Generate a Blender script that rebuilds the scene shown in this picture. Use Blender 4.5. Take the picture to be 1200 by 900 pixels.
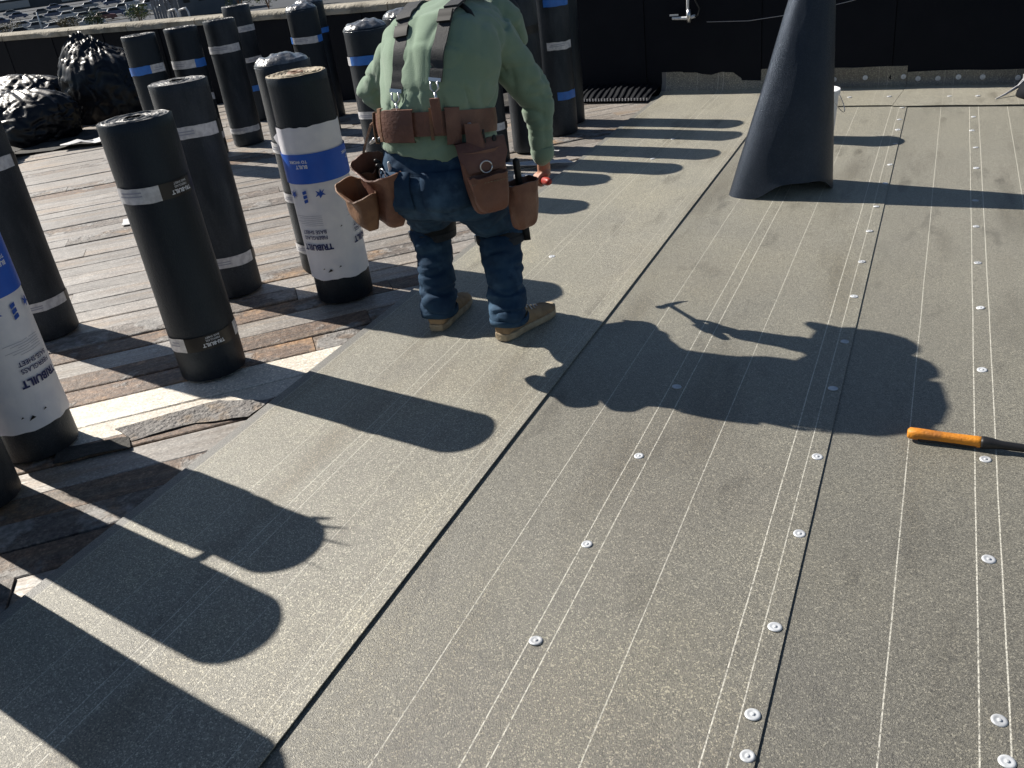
import bpy, bmesh, math, random
from mathutils import Vector, Matrix, noise
from mathutils.bvhtree import BVHTree

for o in list(bpy.data.objects):
    bpy.data.objects.remove(o, do_unlink=True)
SC = bpy.context.scene
COL = SC.collection
R = math.radians
random.seed(11)

# ------------------------------------------------------------------ camera
CAM_H = 1.477
cam = bpy.data.cameras.new('camera')
cam.sensor_width = 36.0
cam.lens = 1040.0 / 1200.0 * 36.0
cam.clip_start = 0.05
cam.clip_end = 6000
camo = bpy.data.objects.new('camera', cam)
COL.objects.link(camo)
SC.camera = camo
pit, rol, yaw = R(27.7), R(-7.6), R(-27.4)
fw = Vector((math.sin(yaw) * math.cos(pit), math.cos(yaw) * math.cos(pit), -math.sin(pit)))
rt = Vector((math.cos(yaw), -math.sin(yaw), 0))
up = rt.cross(fw)
c, s = math.cos(rol), math.sin(rol)
r2, u2 = c * rt + s * up, -s * rt + c * up
m = Matrix((r2, u2, -fw)).transposed().to_4x4()
m.translation = (0, 0, CAM_H)
camo.matrix_world = m
SC.render.resolution_x, SC.render.resolution_y = 1024, 768

# ------------------------------------------------------------------ sky and sun
SUN_AZ, SUN_EL = R(-10.7), R(37.7)            # heading the light travels to on the ground, height of the sun
w = bpy.data.worlds.new('World')
SC.world = w
w.use_nodes = True
nt = w.node_tree
bg = nt.nodes['Background']
sky = nt.nodes.new('ShaderNodeTexSky')
sky.sky_type = 'NISHITA'
sky.sun_disc = False
sky.sun_elevation = SUN_EL
to_sun = Vector((-math.cos(SUN_AZ), -math.sin(SUN_AZ)))
sky.sun_rotation = math.atan2(to_sun.x, to_sun.y)
sky.air_density, sky.dust_density, sky.ozone_density = 1.0, 0.4, 1.5
nt.links.new(sky.outputs[0], bg.inputs[0])
bg.inputs[1].default_value = 0.044
sl = bpy.data.lights.new('sun', 'SUN')
sl.energy = 5.0
sl.angle = R(0.53)
sl.color = (1.0, 0.94, 0.85)
so = bpy.data.objects.new('sun', sl)
COL.objects.link(so)
travel = Vector((math.cos(SUN_AZ) * math.cos(SUN_EL), math.sin(SUN_AZ) * math.cos(SUN_EL), -math.sin(SUN_EL)))
so.rotation_euler = travel.to_track_quat('-Z', 'Y').to_euler()
so.location = (-8, 2, 8)
vs = SC.view_settings
vs.view_transform = 'Standard'
vs.look = 'None'
vs.exposure = 0.68
vs.gamma = 1.0
vs.use_curve_mapping = False
SC.render.engine = 'CYCLES'


# ------------------------------------------------------------------ helpers
class MB:
    """collects shapes of one mesh"""
    def __init__(s):
        s.v, s.f = [], []

    def add(s, vs_, fs_):
        n = len(s.v)
        s.v += [tuple(v) for v in vs_]
        s.f += [tuple(i + n for i in f) for f in fs_]
        return s

    def box(s, c, d, rot=None, bev=0.0):
        bm = bmesh.new()
        bmesh.ops.create_cube(bm, size=1)
        for v in bm.verts:
            v.co = Vector((v.co.x * d[0], v.co.y * d[1], v.co.z * d[2]))
        if bev:
            bmesh.ops.bevel(bm, geom=list(bm.edges), offset=bev, segments=2, affect='EDGES', profile=.6)
        M_ = (rot.to_4x4() if rot else Matrix.Identity(4))
        bm.verts.index_update()
        s.add([M_ @ v.co + Vector(c) for v in bm.verts], [[v.index for v in f.verts] for f in bm.faces])
        bm.free()
        return s

    def loft(s, rings, cap0=True, cap1=True, closed=True):
        n = len(rings[0])
        vs_ = [p for r in rings for p in r]
        fs_ = []
        for i in range(len(rings) - 1):
            for j in range(n if closed else n - 1):
                k = (j + 1) % n
                fs_.append((i * n + j, i * n + k, (i + 1) * n + k, (i + 1) * n + j))
        if cap0:
            fs_.append(tuple(range(n - 1, -1, -1)))
        if cap1:
            fs_.append(tuple((len(rings) - 1) * n + j for j in range(n)))
        return s.add(vs_, fs_)

    def tube(s, pts, rad, seg=10, rounded=False, sx=1.0):
        pts = [Vector(p) for p in pts]
        if not hasattr(rad, '__len__'):
            rad = [rad] * len(pts)
        rad = list(rad)
        if rounded:
            a, b = (pts[0] - pts[1]).normalized(), (pts[-1] - pts[-2]).normalized()
            pts = [pts[0] + a * rad[0] * .95, pts[0] + a * rad[0] * .6] + pts + [pts[-1] + b * rad[-1] * .6, pts[-1] + b * rad[-1] * .95]
            rad = [rad[0] * .3, rad[0] * .8] + rad + [rad[-1] * .8, rad[-1] * .3]
        rings = []
        t0 = (pts[1] - pts[0]).normalized()
        ref = Vector((0, 0, 1)) if abs(t0.z) < .9 else Vector((1, 0, 0))
        a = t0.cross(ref).normalized()
        for i, p in enumerate(pts):
            t = (pts[min(i + 1, len(pts) - 1)] - pts[max(i - 1, 0)]).normalized()
            a = (a - t * a.dot(t)).normalized()
            b = t.cross(a)
            rings.append([p + (a * math.cos(q) * sx + b * math.sin(q)) * rad[i] for q in [2 * math.pi * j / seg for j in range(seg)]])
        return s.loft(rings)

    def ball(s, c, r, seg=14, rings=9):
        r = Vector((r, r, r)) if not hasattr(r, '__len__') else Vector(r)
        c = Vector(c)
        out = []
        for i in range(1, rings):
            th = math.pi * i / rings
            out.append([c + Vector((r.x * math.sin(th) * math.cos(q), r.y * math.sin(th) * math.sin(q), -r.z * math.cos(th)))
                        for q in [2 * math.pi * j / seg for j in range(seg)]])
        return s.loft(out)

    def mesh(s, name):
        me = bpy.data.meshes.new(name)
        me.from_pydata(s.v, [], s.f)
        me.validate()
        bm = bmesh.new()
        bm.from_mesh(me)
        bmesh.ops.recalc_face_normals(bm, faces=bm.faces)
        bm.to_mesh(me)
        bm.free()
        return me

    def build(s, name, mat, parent=None, smooth=False, sharp=None):
        return link(name, s.mesh(name), mat, parent, smooth, sharp)


def link(name, me, mat, parent=None, smooth=False, sharp=None):
    if mat is not None and not me.materials:
        me.materials.append(mat)
    if smooth:
        me.polygons.foreach_set('use_smooth', [True] * len(me.polygons))
        if sharp:
            me.set_sharp_from_angle(angle=R(sharp))
    o = bpy.data.objects.new(name, me)
    COL.objects.link(o)
    if parent is not None:
        o.parent = parent
    return o


def empty(name, loc=(0, 0, 0), rz=0.0, rx=0.0, ry=0.0):
    o = bpy.data.objects.new(name, None)
    o.empty_display_size = .1
    COL.objects.link(o)
    o.location = loc
    o.rotation_euler = (rx, ry, rz)
    return o


def tag(o, label=None, cat=None, group=None, kind=None):
    if label: o['label'] = label
    if cat: o['category'] = cat
    if group: o['group'] = group
    if kind: o['kind'] = kind
    return o


def eval_mesh(me, mods):
    """apply modifiers to a mesh"""
    o = bpy.data.objects.new('tmp', me)
    COL.objects.link(o)
    for t, kw in mods:
        md = o.modifiers.new(t, t)
        for k, v in kw.items():
            setattr(md, k, v)
    dg = bpy.context.evaluated_depsgraph_get()
    out = bpy.data.meshes.new_from_object(o.evaluated_get(dg))
    bpy.data.objects.remove(o, do_unlink=True)
    return out


def skin(mb, voxel, smooth=6, wrinkle=None):
    """one continuous surface grown over overlapping limbs"""
    me = eval_mesh(mb.mesh('limbs'), [('REMESH', dict(mode='VOXEL', voxel_size=voxel, adaptivity=0.0)),
                                      ('SMOOTH', dict(factor=.5, iterations=smooth))])
    if wrinkle:
        ds = [wrinkle(v.co, v.normal) for v in me.vertices]
        ns = [v.normal.copy() for v in me.vertices]
        for v, d, n in zip(me.vertices, ds, ns):
            v.co += n * d
        me.update()
    return me


_tx = {}
def text_geo(txt, size, bold=0.0):
    key = (txt, size, bold)
    if key not in _tx:
        cu = bpy.data.curves.new('t', 'FONT')
        cu.body = txt
        cu.size = size
        cu.align_x = 'CENTER'
        cu.align_y = 'CENTER'
        cu.offset = bold
        cu.resolution_u = 3
        o = bpy.data.objects.new('t', cu)
        COL.objects.link(o)
        dg = bpy.context.evaluated_depsgraph_get()
        me = bpy.data.meshes.new_from_object(o.evaluated_get(dg))
        _tx[key] = ([v.co.copy() for v in me.vertices], [tuple(p.vertices) for p in me.polygons])
        bpy.data.objects.remove(o, do_unlink=True)
    return _tx[key]


# ------------------------------------------------------------------ materials
def mat(name, c1, c2=None, scale=6.0, rough=.7, spec=.4, bump=0.0, bscale=60.0, metal=0.0, stretch=(1, 1, 1), c3=None,
        lo=.4, hi=.62, rand=0.0, speck=0.0, sscale=400.0, sheen=0.0, rvar=0.0, bdist=.01, coat=0.0, speck_dark=0.0, tint=None):
    M_ = bpy.data.materials.new(name)
    M_.use_nodes = True
    nt = M_.node_tree
    N, L = nt.nodes, nt.links
    b = N['Principled BSDF']
    tc = N.new('ShaderNodeTexCoord')
    mp = N.new('ShaderNodeMapping')
    mp.inputs['Scale'].default_value = stretch
    L.new(tc.outputs['Object'], mp.inputs['Vector'])
    vec = mp.outputs[0]
    col = None
    def rgb(c_):
        n = N.new('ShaderNodeRGB'); n.outputs[0].default_value = (*c_, 1); return n.outputs[0]
    def mix(f, a, b_, mode='MIX'):
        n = N.new('ShaderNodeMix'); n.data_type = 'RGBA'; n.blend_type = mode
        if hasattr(f, 'is_linked'): L.new(f, n.inputs[0])
        else: n.inputs[0].default_value = f
        L.new(a, n.inputs[6]); L.new(b_, n.inputs[7]); return n.outputs[2]
    def ramp(sock, lo_, hi_):
        n = N.new('ShaderNodeMapRange'); n.inputs[1].default_value = lo_; n.inputs[2].default_value = hi_
        L.new(sock, n.inputs[0]); return n.outputs[0]
    def nz(sc, det=4, v=None, w_=0, rg=.55):
        n = N.new('ShaderNodeTexNoise'); n.inputs['Scale'].default_value = sc; n.inputs['Detail'].default_value = det
        n.inputs['Roughness'].default_value = rg
        if w_:
            ad = N.new('ShaderNodeVectorMath'); ad.operation = 'ADD'; ad.inputs[1].default_value = (w_, w_ * 2.3, -w_)
            L.new(v or vec, ad.inputs[0]); L.new(ad.outputs[0], n.inputs['Vector'])
        else:
            L.new(v or vec, n.inputs['Vector'])
        return n.outputs[0]
    col = rgb(c1)
    if c2:
        col = mix(ramp(nz(scale), lo, hi), col, rgb(c2))
    if c3:
        col = mix(ramp(nz(scale * .55, 5, None, 7.7), .52, .68), col, rgb(c3))
    if rand:
        oi = N.new('ShaderNodeObjectInfo')
        hs = N.new('ShaderNodeHueSaturation')
        L.new(ramp(oi.outputs['Random'], 0, 1), hs.inputs['Fac'])
        mr = N.new('ShaderNodeMapRange'); mr.inputs[3].default_value = 1 - rand; mr.inputs[4].default_value = 1 + rand
        L.new(oi.outputs['Random'], mr.inputs[0])
        hs.inputs['Fac'].default_value = 1
        for l in list(nt.links):
            if l.to_socket == hs.inputs['Fac']: nt.links.remove(l)
        L.new(mr.outputs[0], hs.inputs['Value']); L.new(col, hs.inputs['Color'])
        col = hs.outputs[0]
    if speck:
        vn = N.new('ShaderNodeTexVoronoi'); vn.inputs['Scale'].default_value = sscale
        L.new(tc.outputs['Object'], vn.inputs['Vector'])
        sep = N.new('ShaderNodeSeparateColor'); L.new(vn.outputs['Color'], sep.inputs[0])
        bright = mix(1.0, col, rgb((1 + speck,) * 3), 'MULTIPLY')
        col2 = mix(ramp(sep.outputs[0], .70, .95), col, bright)
        if speck_dark:
            dark = mix(1.0, col2, rgb((1 - speck_dark,) * 3), 'MULTIPLY')
            col2 = mix(ramp(sep.outputs[1], .45, .8), col2, dark)
        col = col2
    L.new(col, b.inputs['Base Color'])
    b.inputs['Roughness'].default_value = rough
    if rvar:
        mr = N.new('ShaderNodeMapRange'); mr.inputs[3].default_value = rough - rvar; mr.inputs[4].default_value = rough + rvar
        L.new(nz(scale * 2, 3, None, 3.1), mr.inputs[0]); L.new(mr.outputs[0], b.inputs['Roughness'])
    b.inputs['Specular IOR Level'].default_value = spec
    b.inputs['Metallic'].default_value = metal
    if tint: b.inputs['Specular Tint'].default_value = (*tint, 1)
    b.inputs['Sheen Weight'].default_value = sheen
    b.inputs['Coat Weight'].default_value = coat
    if bump:
        bn = N.new('ShaderNodeBump'); bn.inputs['Strength'].default_value = bump; bn.inputs['Distance'].default_value = bdist
        L.new(nz(bscale, 4), bn.inputs['Height']); L.new(bn.outputs[0], b.inputs['Normal'])
    return M_


SHEEN = (1.0, .46)


def sheet_mat(name, lines, width=.0016, tone=1.0, selvage=None):
    """grey granular roofing sheet with thin pale printed lines at the given x"""
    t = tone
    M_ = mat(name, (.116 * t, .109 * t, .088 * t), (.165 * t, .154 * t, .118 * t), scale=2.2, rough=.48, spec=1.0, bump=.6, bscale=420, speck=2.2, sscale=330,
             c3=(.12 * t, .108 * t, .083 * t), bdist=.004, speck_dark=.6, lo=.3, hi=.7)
    nt = M_.node_tree
    N, L = nt.nodes, nt.links
    b = N['Principled BSDF']
    b.inputs['Sheen Weight'].default_value = SHEEN[0]          # dust on the granules
    b.inputs['Sheen Roughness'].default_value = SHEEN[1]
    b.inputs['Sheen Tint'].default_value = (1, .955, .80, 1)
    base = b.inputs['Base Color'].links[0].from_socket
    tc = [n for n in N if n.type == 'TEX_COORD'][0]
    sx = N.new('ShaderNodeSeparateXYZ')
    L.new(tc.outputs['Object'], sx.inputs[0])
    # dust lies unevenly: between the granules and thin where boots have scuffed
    vn = [n for n in N if n.type == 'TEX_VORONOI'][0]
    sp = N.new('ShaderNodeSeparateColor'); L.new(vn.outputs['Color'], sp.inputs[0])
    dw = N.new('ShaderNodeMapRange'); dw.inputs[3].default_value = .35; dw.inputs[4].default_value = 1.0
    L.new(sp.outputs[2], dw.inputs[0])
    dust = dw.outputs[0]
    # brown scuffs and footworn streaks along the sheet
    for (sc_, lo_, hi_, c_, w_) in (((4.0, .7, 1), .54, .72, (.74, .68, .58, 1), 0.0), ((7.0, 2.2, 1), .60, .70, (.80, .79, .77, 1), 3.3), ((1.6, 1.2, 1), .50, .70, (1.22, 1.19, 1.08, 1), 8.1)):
        mp_ = N.new('ShaderNodeMapping'); mp_.inputs['Scale'].default_value = sc_; mp_.inputs['Location'].default_value = (w_, w_, 0)
        L.new(tc.outputs['Object'], mp_.inputs['Vector'])
        n_ = N.new('ShaderNodeTexNoise'); n_.inputs['Scale'].default_value = 1.0; n_.inputs['Detail'].default_value = 5
        L.new(mp_.outputs[0], n_.inputs['Vector'])
        m_ = N.new('ShaderNodeMapRange'); m_.inputs[1].default_value = lo_; m_.inputs[2].default_value = hi_
        L.new(n_.outputs[0], m_.inputs[0])
        x_ = N.new('ShaderNodeMix'); x_.data_type = 'RGBA'; x_.blend_type = 'MULTIPLY'
        L.new(m_.outputs[0], x_.inputs[0]); L.new(base, x_.inputs[6]); x_.inputs[7].default_value = c_
        base = x_.outputs[2]
        if c_[0] < 1:
            iv = N.new('ShaderNodeMath'); iv.operation = 'MULTIPLY_ADD'; iv.inputs[1].default_value = -.42; iv.inputs[2].default_value = 1.0
            L.new(m_.outputs[0], iv.inputs[0])
            pm = N.new('ShaderNodeMath'); pm.operation = 'MULTIPLY'
            L.new(dust, pm.inputs[0]); L.new(iv.outputs[0], pm.inputs[1]); dust = pm.outputs[0]
    L.new(dust, b.inputs['Sheen Weight'])
    # faint wander of the printed lines
    wn = N.new('ShaderNodeTexNoise'); wn.inputs['Scale'].default_value = 1.3
    L.new(tc.outputs['Object'], wn.inputs['Vector'])
    wm = N.new('ShaderNodeMath'); wm.operation = 'MULTIPLY_ADD'; wm.inputs[1].default_value = .006; wm.inputs[2].default_value = -.003
    L.new(wn.outputs[0], wm.inputs[0])
    ax = N.new('ShaderNodeMath'); ax.operation = 'ADD'
    L.new(sx.outputs[0], ax.inputs[0]); L.new(wm.outputs[0], ax.inputs[1])
    tot = None
    for x, k in lines:
        cmp_ = N.new('ShaderNodeMath'); cmp_.operation = 'COMPARE'
        cmp_.inputs[1].default_value = x; cmp_.inputs[2].default_value = width * (.7 + .3 * k)
        L.new(ax.outputs[0], cmp_.inputs[0])
        mu = N.new('ShaderNodeMath'); mu.operation = 'MULTIPLY'; mu.inputs[1].default_value = k
        L.new(cmp_.outputs[0], mu.inputs[0])
        if tot is None: tot = mu.outputs[0]
        else:
            ad = N.new('ShaderNodeMath'); ad.operation = 'MAXIMUM'
            L.new(tot, ad.inputs[0]); L.new(mu.outputs[0], ad.inputs[1]); tot = ad.outputs[0]
    br = N.new('ShaderNodeTexNoise'); br.inputs['Scale'].default_value = 140; br.inputs['Detail'].default_value = 3
    L.new(tc.outputs['Object'], br.inputs['Vector'])
    mr = N.new('ShaderNodeMapRange'); mr.inputs[1].default_value = .3; mr.inputs[2].default_value = .55
    L.new(br.outputs[0], mr.inputs[0])
    mu = N.new('ShaderNodeMath'); mu.operation = 'MULTIPLY'
    L.new(tot, mu.inputs[0]); L.new(mr.outputs[0], mu.inputs[1])
    mx = N.new('ShaderNodeMix'); mx.data_type = 'RGBA'
    L.new(mu.outputs[0], mx.inputs[0]); L.new(base, mx.inputs[6]); mx.inputs[7].default_value = (.62, .60, .52, 1)
    out = mx.outputs[2]
    if selvage is not None:
        lt = N.new('ShaderNodeMath'); lt.operation = 'LESS_THAN'; lt.inputs[1].default_value = selvage
        L.new(ax.outputs[0], lt.inputs[0])
        m2 = N.new('ShaderNodeMix'); m2.data_type = 'RGBA'
        L.new(lt.outputs[0], m2.inputs[0]); L.new(out, m2.inputs[6]); m2.inputs[7].default_value = (.085, .083, .082, 1)
        out = m2.outputs[2]
    L.new(out, b.inputs['Base Color'])
    return M_


MT = {}
MT['felt_black'] = mat('black_felt', (.0030, .0045, .0085), (.0045, .006, .0105), 3, rough=.8, spec=.2, bump=.2, bscale=200)
MT['roll'] = mat('roll_felt', (.005, .0057, .0075), (.0085, .0092, .0115), 7, rough=.46, spec=.42, tint=(.6, .78, 1.0), bump=.25, bscale=260, stretch=(1, 1, .35), c3=(.011, .0112, .0125), speck=.7, sscale=420, rvar=.1)
MT['roll_dusty'] = mat('dusty_roll_felt', (.009, .0095, .011), (.028, .029, .032), 9, rough=.5, spec=.42, tint=(.6, .78, 1.0), bump=.25, bscale=260, stretch=(1, 1, .3), c3=(.016, .016, .017), speck=.8, sscale=420)
MT['roll_end'] = mat('wound_roll_end', (.06, .06, .06), (.22, .21, .20), 40, rough=.45, spec=.6, bump=.4, bscale=120)
MT['roll_end_tan'] = mat('tan_roll_end', (.30, .25, .18), (.42, .36, .27), 40, rough=.7, bump=.4, bscale=120)
MT['core'] = mat('core_hole', (.02, .017, .014), rough=.9)
MT['foil'] = mat('crumpled_film', (.05, .05, .052), (.16, .16, .165), 30, rough=.28, spec=.8, bump=.6, bscale=40, coat=.4)
MT['label'] = mat('label_paper', (.60, .60, .61), (.44, .44, .46), 40, rough=.32, spec=.5, bump=.2, bscale=50)
MT['label_black'] = mat('label_black', (.012, .012, .013), rough=.35)
MT['label_blue'] = mat('label_blue', (.03, .17, .55), (.03, .14, .48), 30, rough=.4)
MT['wrap'] = mat('white_wrapper', (.72, .71, .74), (.64, .64, .69), 12, rough=.5, spec=.4, bump=.35, bscale=22, bdist=.006)
MT['wrap_blue'] = mat('blue_wrapper', (.010, .085, .46), (.013, .10, .50), 10, rough=.5, bump=.3, bscale=22, bdist=.006)
MT['ink'] = mat('navy_ink', (.012, .02, .10), rough=.6)
MT['ink_blue'] = mat('blue_ink', (.012, .07, .36), rough=.6)
MT['ink_grey'] = mat('grey_ink', (.30, .31, .37), rough=.6)
MT['ink_white'] = mat('white_ink', (.7, .72, .76), rough=.6)
MT['zinc'] = mat('galvanised_steel', (.60, .62, .64), (.48, .50, .53), 40, rough=.5, metal=.25, bump=.1, bscale=80, rand=.15)
MT['deck_under'] = mat('dark_gap', (.02, .017, .014), rough=.95)
MT['coping'] = mat('concrete_coping', (.36, .33, .27), (.22, .20, .16), 5, rough=.9, bump=.8, bscale=30, c3=(.42, .38, .31), bdist=.02)
MT['bag'] = mat('bin_liner', (.004, .005, .008), rough=.42, spec=.35, bump=.25, bscale=7, bdist=.02)
MT['scrap'] = mat('felt_scrap', (.03, .029, .028), (.06, .056, .05), 9, rough=.85, bump=.6, bscale=60, speck=.6, sscale=300)
MT['scrap_pale'] = mat('pale_felt_scrap', (.17, .16, .10), (.26, .25, .17), 14, rough=.85, bump=.5, bscale=60)
MT['scrap_grey'] = mat('blistered_felt', (.20, .19, .18), (.13, .12, .115), 22, rough=.8, bump=1.0, bscale=45, c3=(.24, .19, .14), bdist=.02, speck=.5, sscale=200)
MT['paper_white'] = mat('white_scrap', (.62, .62, .62), (.52, .52, .53), 20, rough=.6)
MT['steel'] = mat('bright_steel', (.6, .6, .61), rough=.3, metal=.9)
MT['cable'] = mat('cable', (.012, .012, .013), rough=.5)
MT['wire'] = mat('pale_wire', (.4, .4, .42), rough=.4)
MT['bucket'] = mat('white_plastic', (.75, .76, .78), (.66, .67, .69), 9, rough=.4, spec=.5)
MT['hoodie'] = mat('sage_fleece', (.205, .285, .21), (.18, .258, .185), 9, rough=.95, spec=.15, bump=.35, bscale=240, sheen=.25, bdist=.004)
MT['denim'] = mat('denim', (.013, .034, .070), (.022, .054, .10), 14, rough=.85, spec=.2, bump=.3, bscale=500, c3=(.05, .10, .165), bdist=.003)
MT['leather'] = mat('brown_leather', (.165, .072, .048), (.11, .046, .031), 9, rough=.5, spec=.45, bump=.4, bscale=90, c3=(.21, .105, .068), bdist=.006)
MT['leather_tan'] = mat('worn_leather', (.22, .115, .06), (.13, .062, .034), 9, rough=.6, spec=.4, bump=.4, bscale=90, bdist=.006)
MT['suede'] = mat('boot_suede', (.34, .24, .145), (.24, .165, .10), 14, rough=.9, spec=.2, bump=.4, bscale=200)
MT['sole'] = mat('boot_sole', (.40, .33, .23), (.28, .22, .15), 25, rough=.8, bump=.3, bscale=80)
MT['webbing'] = mat('grey_webbing', (.028, .031, .036), (.018, .020, .024), 60, rough=.7, bump=.5, bscale=300, bdist=.003)
MT['black_rubber'] = mat('black_rubber', (.012, .012, .013), rough=.6)
MT['skin'] = mat('skin', (.42, .21, .14), (.36, .17, .11), 25, rough=.55, spec=.4, bump=.15, bscale=150)
MT['hair'] = mat('dark_hair', (.02, .014, .01), rough=.6)
MT['cap'] = mat('cap_cloth', (.02, .022, .026), rough=.85)
MT['red_grip'] = mat('red_rubber', (.36, .035, .025), (.28, .03, .02), 30, rough=.45)
MT['orange_grip'] = mat('orange_rubber', (.66, .25, .018), (.54, .19, .02), 20, c3=(.30, .12, .03), rough=.55, bump=.3, bscale=120)
MT['eye'] = mat('eye_white', (.7, .7, .68), rough=.2)


def plank_mat(name, a, b, c_, rough=.46, spec=.85):
    return mat(name, a, b, 2.6, rough=rough, spec=spec, bump=.9, bscale=9, stretch=(1, 7, 7), c3=c_, rand=.16, speck=.5, sscale=160, bdist=.006, rvar=.12, speck_dark=.25)
PL = [plank_mat('weathered_plank', (.31, .288, .262), (.24, .212, .186), (.29, .232, .178)),
      plank_mat('tarry_plank', (.215, .205, .195), (.12, .108, .10), (.25, .165, .105)),
      plank_mat('rusty_plank', (.24, .145, .085), (.12, .085, .065), (.20, .18, .165)),
      plank_mat('new_pale_plank', (.62, .57, .49), (.56, .51, .43), (.66, .62, .55))]


def crusty_plank(name, wood, crust, patch, cover):
    """old board under the crumbling remains of torn off felt"""
    M_ = plank_mat(name, *wood, rough=.6, spec=.5)
    nt = M_.node_tree
    N, L = nt.nodes, nt.links
    b = N['Principled BSDF']
    base = b.inputs['Base Color'].links[0].from_socket
    tc = [n for n in N if n.type == 'TEX_COORD'][0]
    oi = N.new('ShaderNodeObjectInfo')
    ad = N.new('ShaderNodeVectorMath'); ad.operation = 'ADD'
    sc_ = N.new('ShaderNodeVectorMath'); sc_.operation = 'SCALE'; sc_.inputs['Scale'].default_value = 3.0
    L.new(oi.outputs['Location'], sc_.inputs[0]); L.new(tc.outputs['Object'], ad.inputs[0]); L.new(sc_.outputs[0], ad.inputs[1])
    def nz(scale, det, lo, hi, rg=.6):
        n = N.new('ShaderNodeTexNoise'); n.inputs['Scale'].default_value = scale; n.inputs['Detail'].default_value = det; n.inputs['Roughness'].default_value = rg
        L.new(ad.outputs[0], n.inputs['Vector'])
        m_ = N.new('ShaderNodeMapRange'); m_.inputs[1].default_value = lo; m_.inputs[2].default_value = hi
        L.new(n.outputs[0], m_.inputs[0]); return n.outputs[0], m_.outputs[0]
    h1, f1 = nz(5.0, 8, cover, cover + .06)
    h2, f2 = nz(3.2, 5, .56, .66)
    h3, f3 = nz(38, 6, .42, .6, .7)
    col = base
    for f_, c_ in ((f1, crust), (f2, patch)):
        mx = N.new('ShaderNodeMix'); mx.data_type = 'RGBA'
        L.new(f_, mx.inputs[0]); L.new(col, mx.inputs[6]); mx.inputs[7].default_value = (*c_, 1); col = mx.outputs[2]
    mx = N.new('ShaderNodeMix'); mx.data_type = 'RGBA'; mx.blend_type = 'MULTIPLY'; mx.inputs[0].default_value = 1
    mr = N.new('ShaderNodeMapRange'); mr.inputs[3].default_value = .6; mr.inputs[4].default_value = 1.12
    L.new(f3, mr.inputs[0]); L.new(col, mx.inputs[6]); L.new(mr.outputs[0], mx.inputs[7])
    L.new(mx.outputs[2], b.inputs['Base Color'])
    sm = N.new('ShaderNodeMath'); sm.operation = 'MULTIPLY_ADD'; sm.inputs[1].default_value = .8
    L.new(f1, sm.inputs[0]); L.new(h3, sm.inputs[2])
    bn = N.new('ShaderNodeBump'); bn.inputs['Strength'].default_value = .9; bn.inputs['Distance'].default_value = .006
    L.new(sm.outputs[0], bn.inputs['Height'])
    old = b.inputs['Normal'].links[0].from_socket
    L.new(old, bn.inputs['Normal']); L.new(bn.outputs[0], b.inputs['Normal'])
    return M_
PL[1] = crusty_plank('tarry_plank', ((.22, .195, .175), (.14, .115, .10), (.21, .15, .105)), (.27, .255, .24), (.31, .20, .115), .50)
PL[2] = crusty_plank('rusty_plank', ((.23, .15, .10), (.15, .105, .08), (.20, .16, .125)), (.25, .235, .22), (.37, .22, .115), .57)


# ------------------------------------------------------------------ setting: deck, planks
def wall_y(x):
    return 7.66 - .092 * (x + 2.95)


ground = MB().add([(-3000, -3000, -7), (3000, -3000, -7), (3000, 3000, -7), (-3000, 3000, -7)], [(0, 1, 2, 3)]).build(
    'ground', mat('dry_ground', (.060, .062, .066), (.05, .052, .055), .05, rough=.95, c3=(.065, .066, .045)))
tag(ground, kind='structure')
bld = MB().box((-6, 1.6, -3.6), (26, 12.6, 6.9))
building = bld.build('building_block', mat('render_wall', (.3, .28, .25), (.24, .22, .2), 1.0, rough=.9))
tag(building, kind='structure')

deck = MB().add([(-16, -3, -.045), (5, -3, -.045), (5, 6.93, -.045), (-16, 8.86, -.045)], [(0, 1, 2, 3)]).build('roof_deck', MT['deck_under'])
tag(deck, kind='structure')
PA = R(41.5)
pu, pn = Vector((math.cos(PA), math.sin(PA), 0)), Vector((-math.sin(PA), math.cos(PA), 0))


def plank_range(n):
    """span of a board row over the bare part of the deck"""
    lo, hi = 99, -99
    k = -16.0
    while k < 12:
        p = pu * k + pn * n
        if -13.5 < p.x < -1.93 and -.6 < p.y < wall_y(p.x) - .03:
            lo, hi = min(lo, k), max(hi, k)
        k += .05
    return lo, hi


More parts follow.
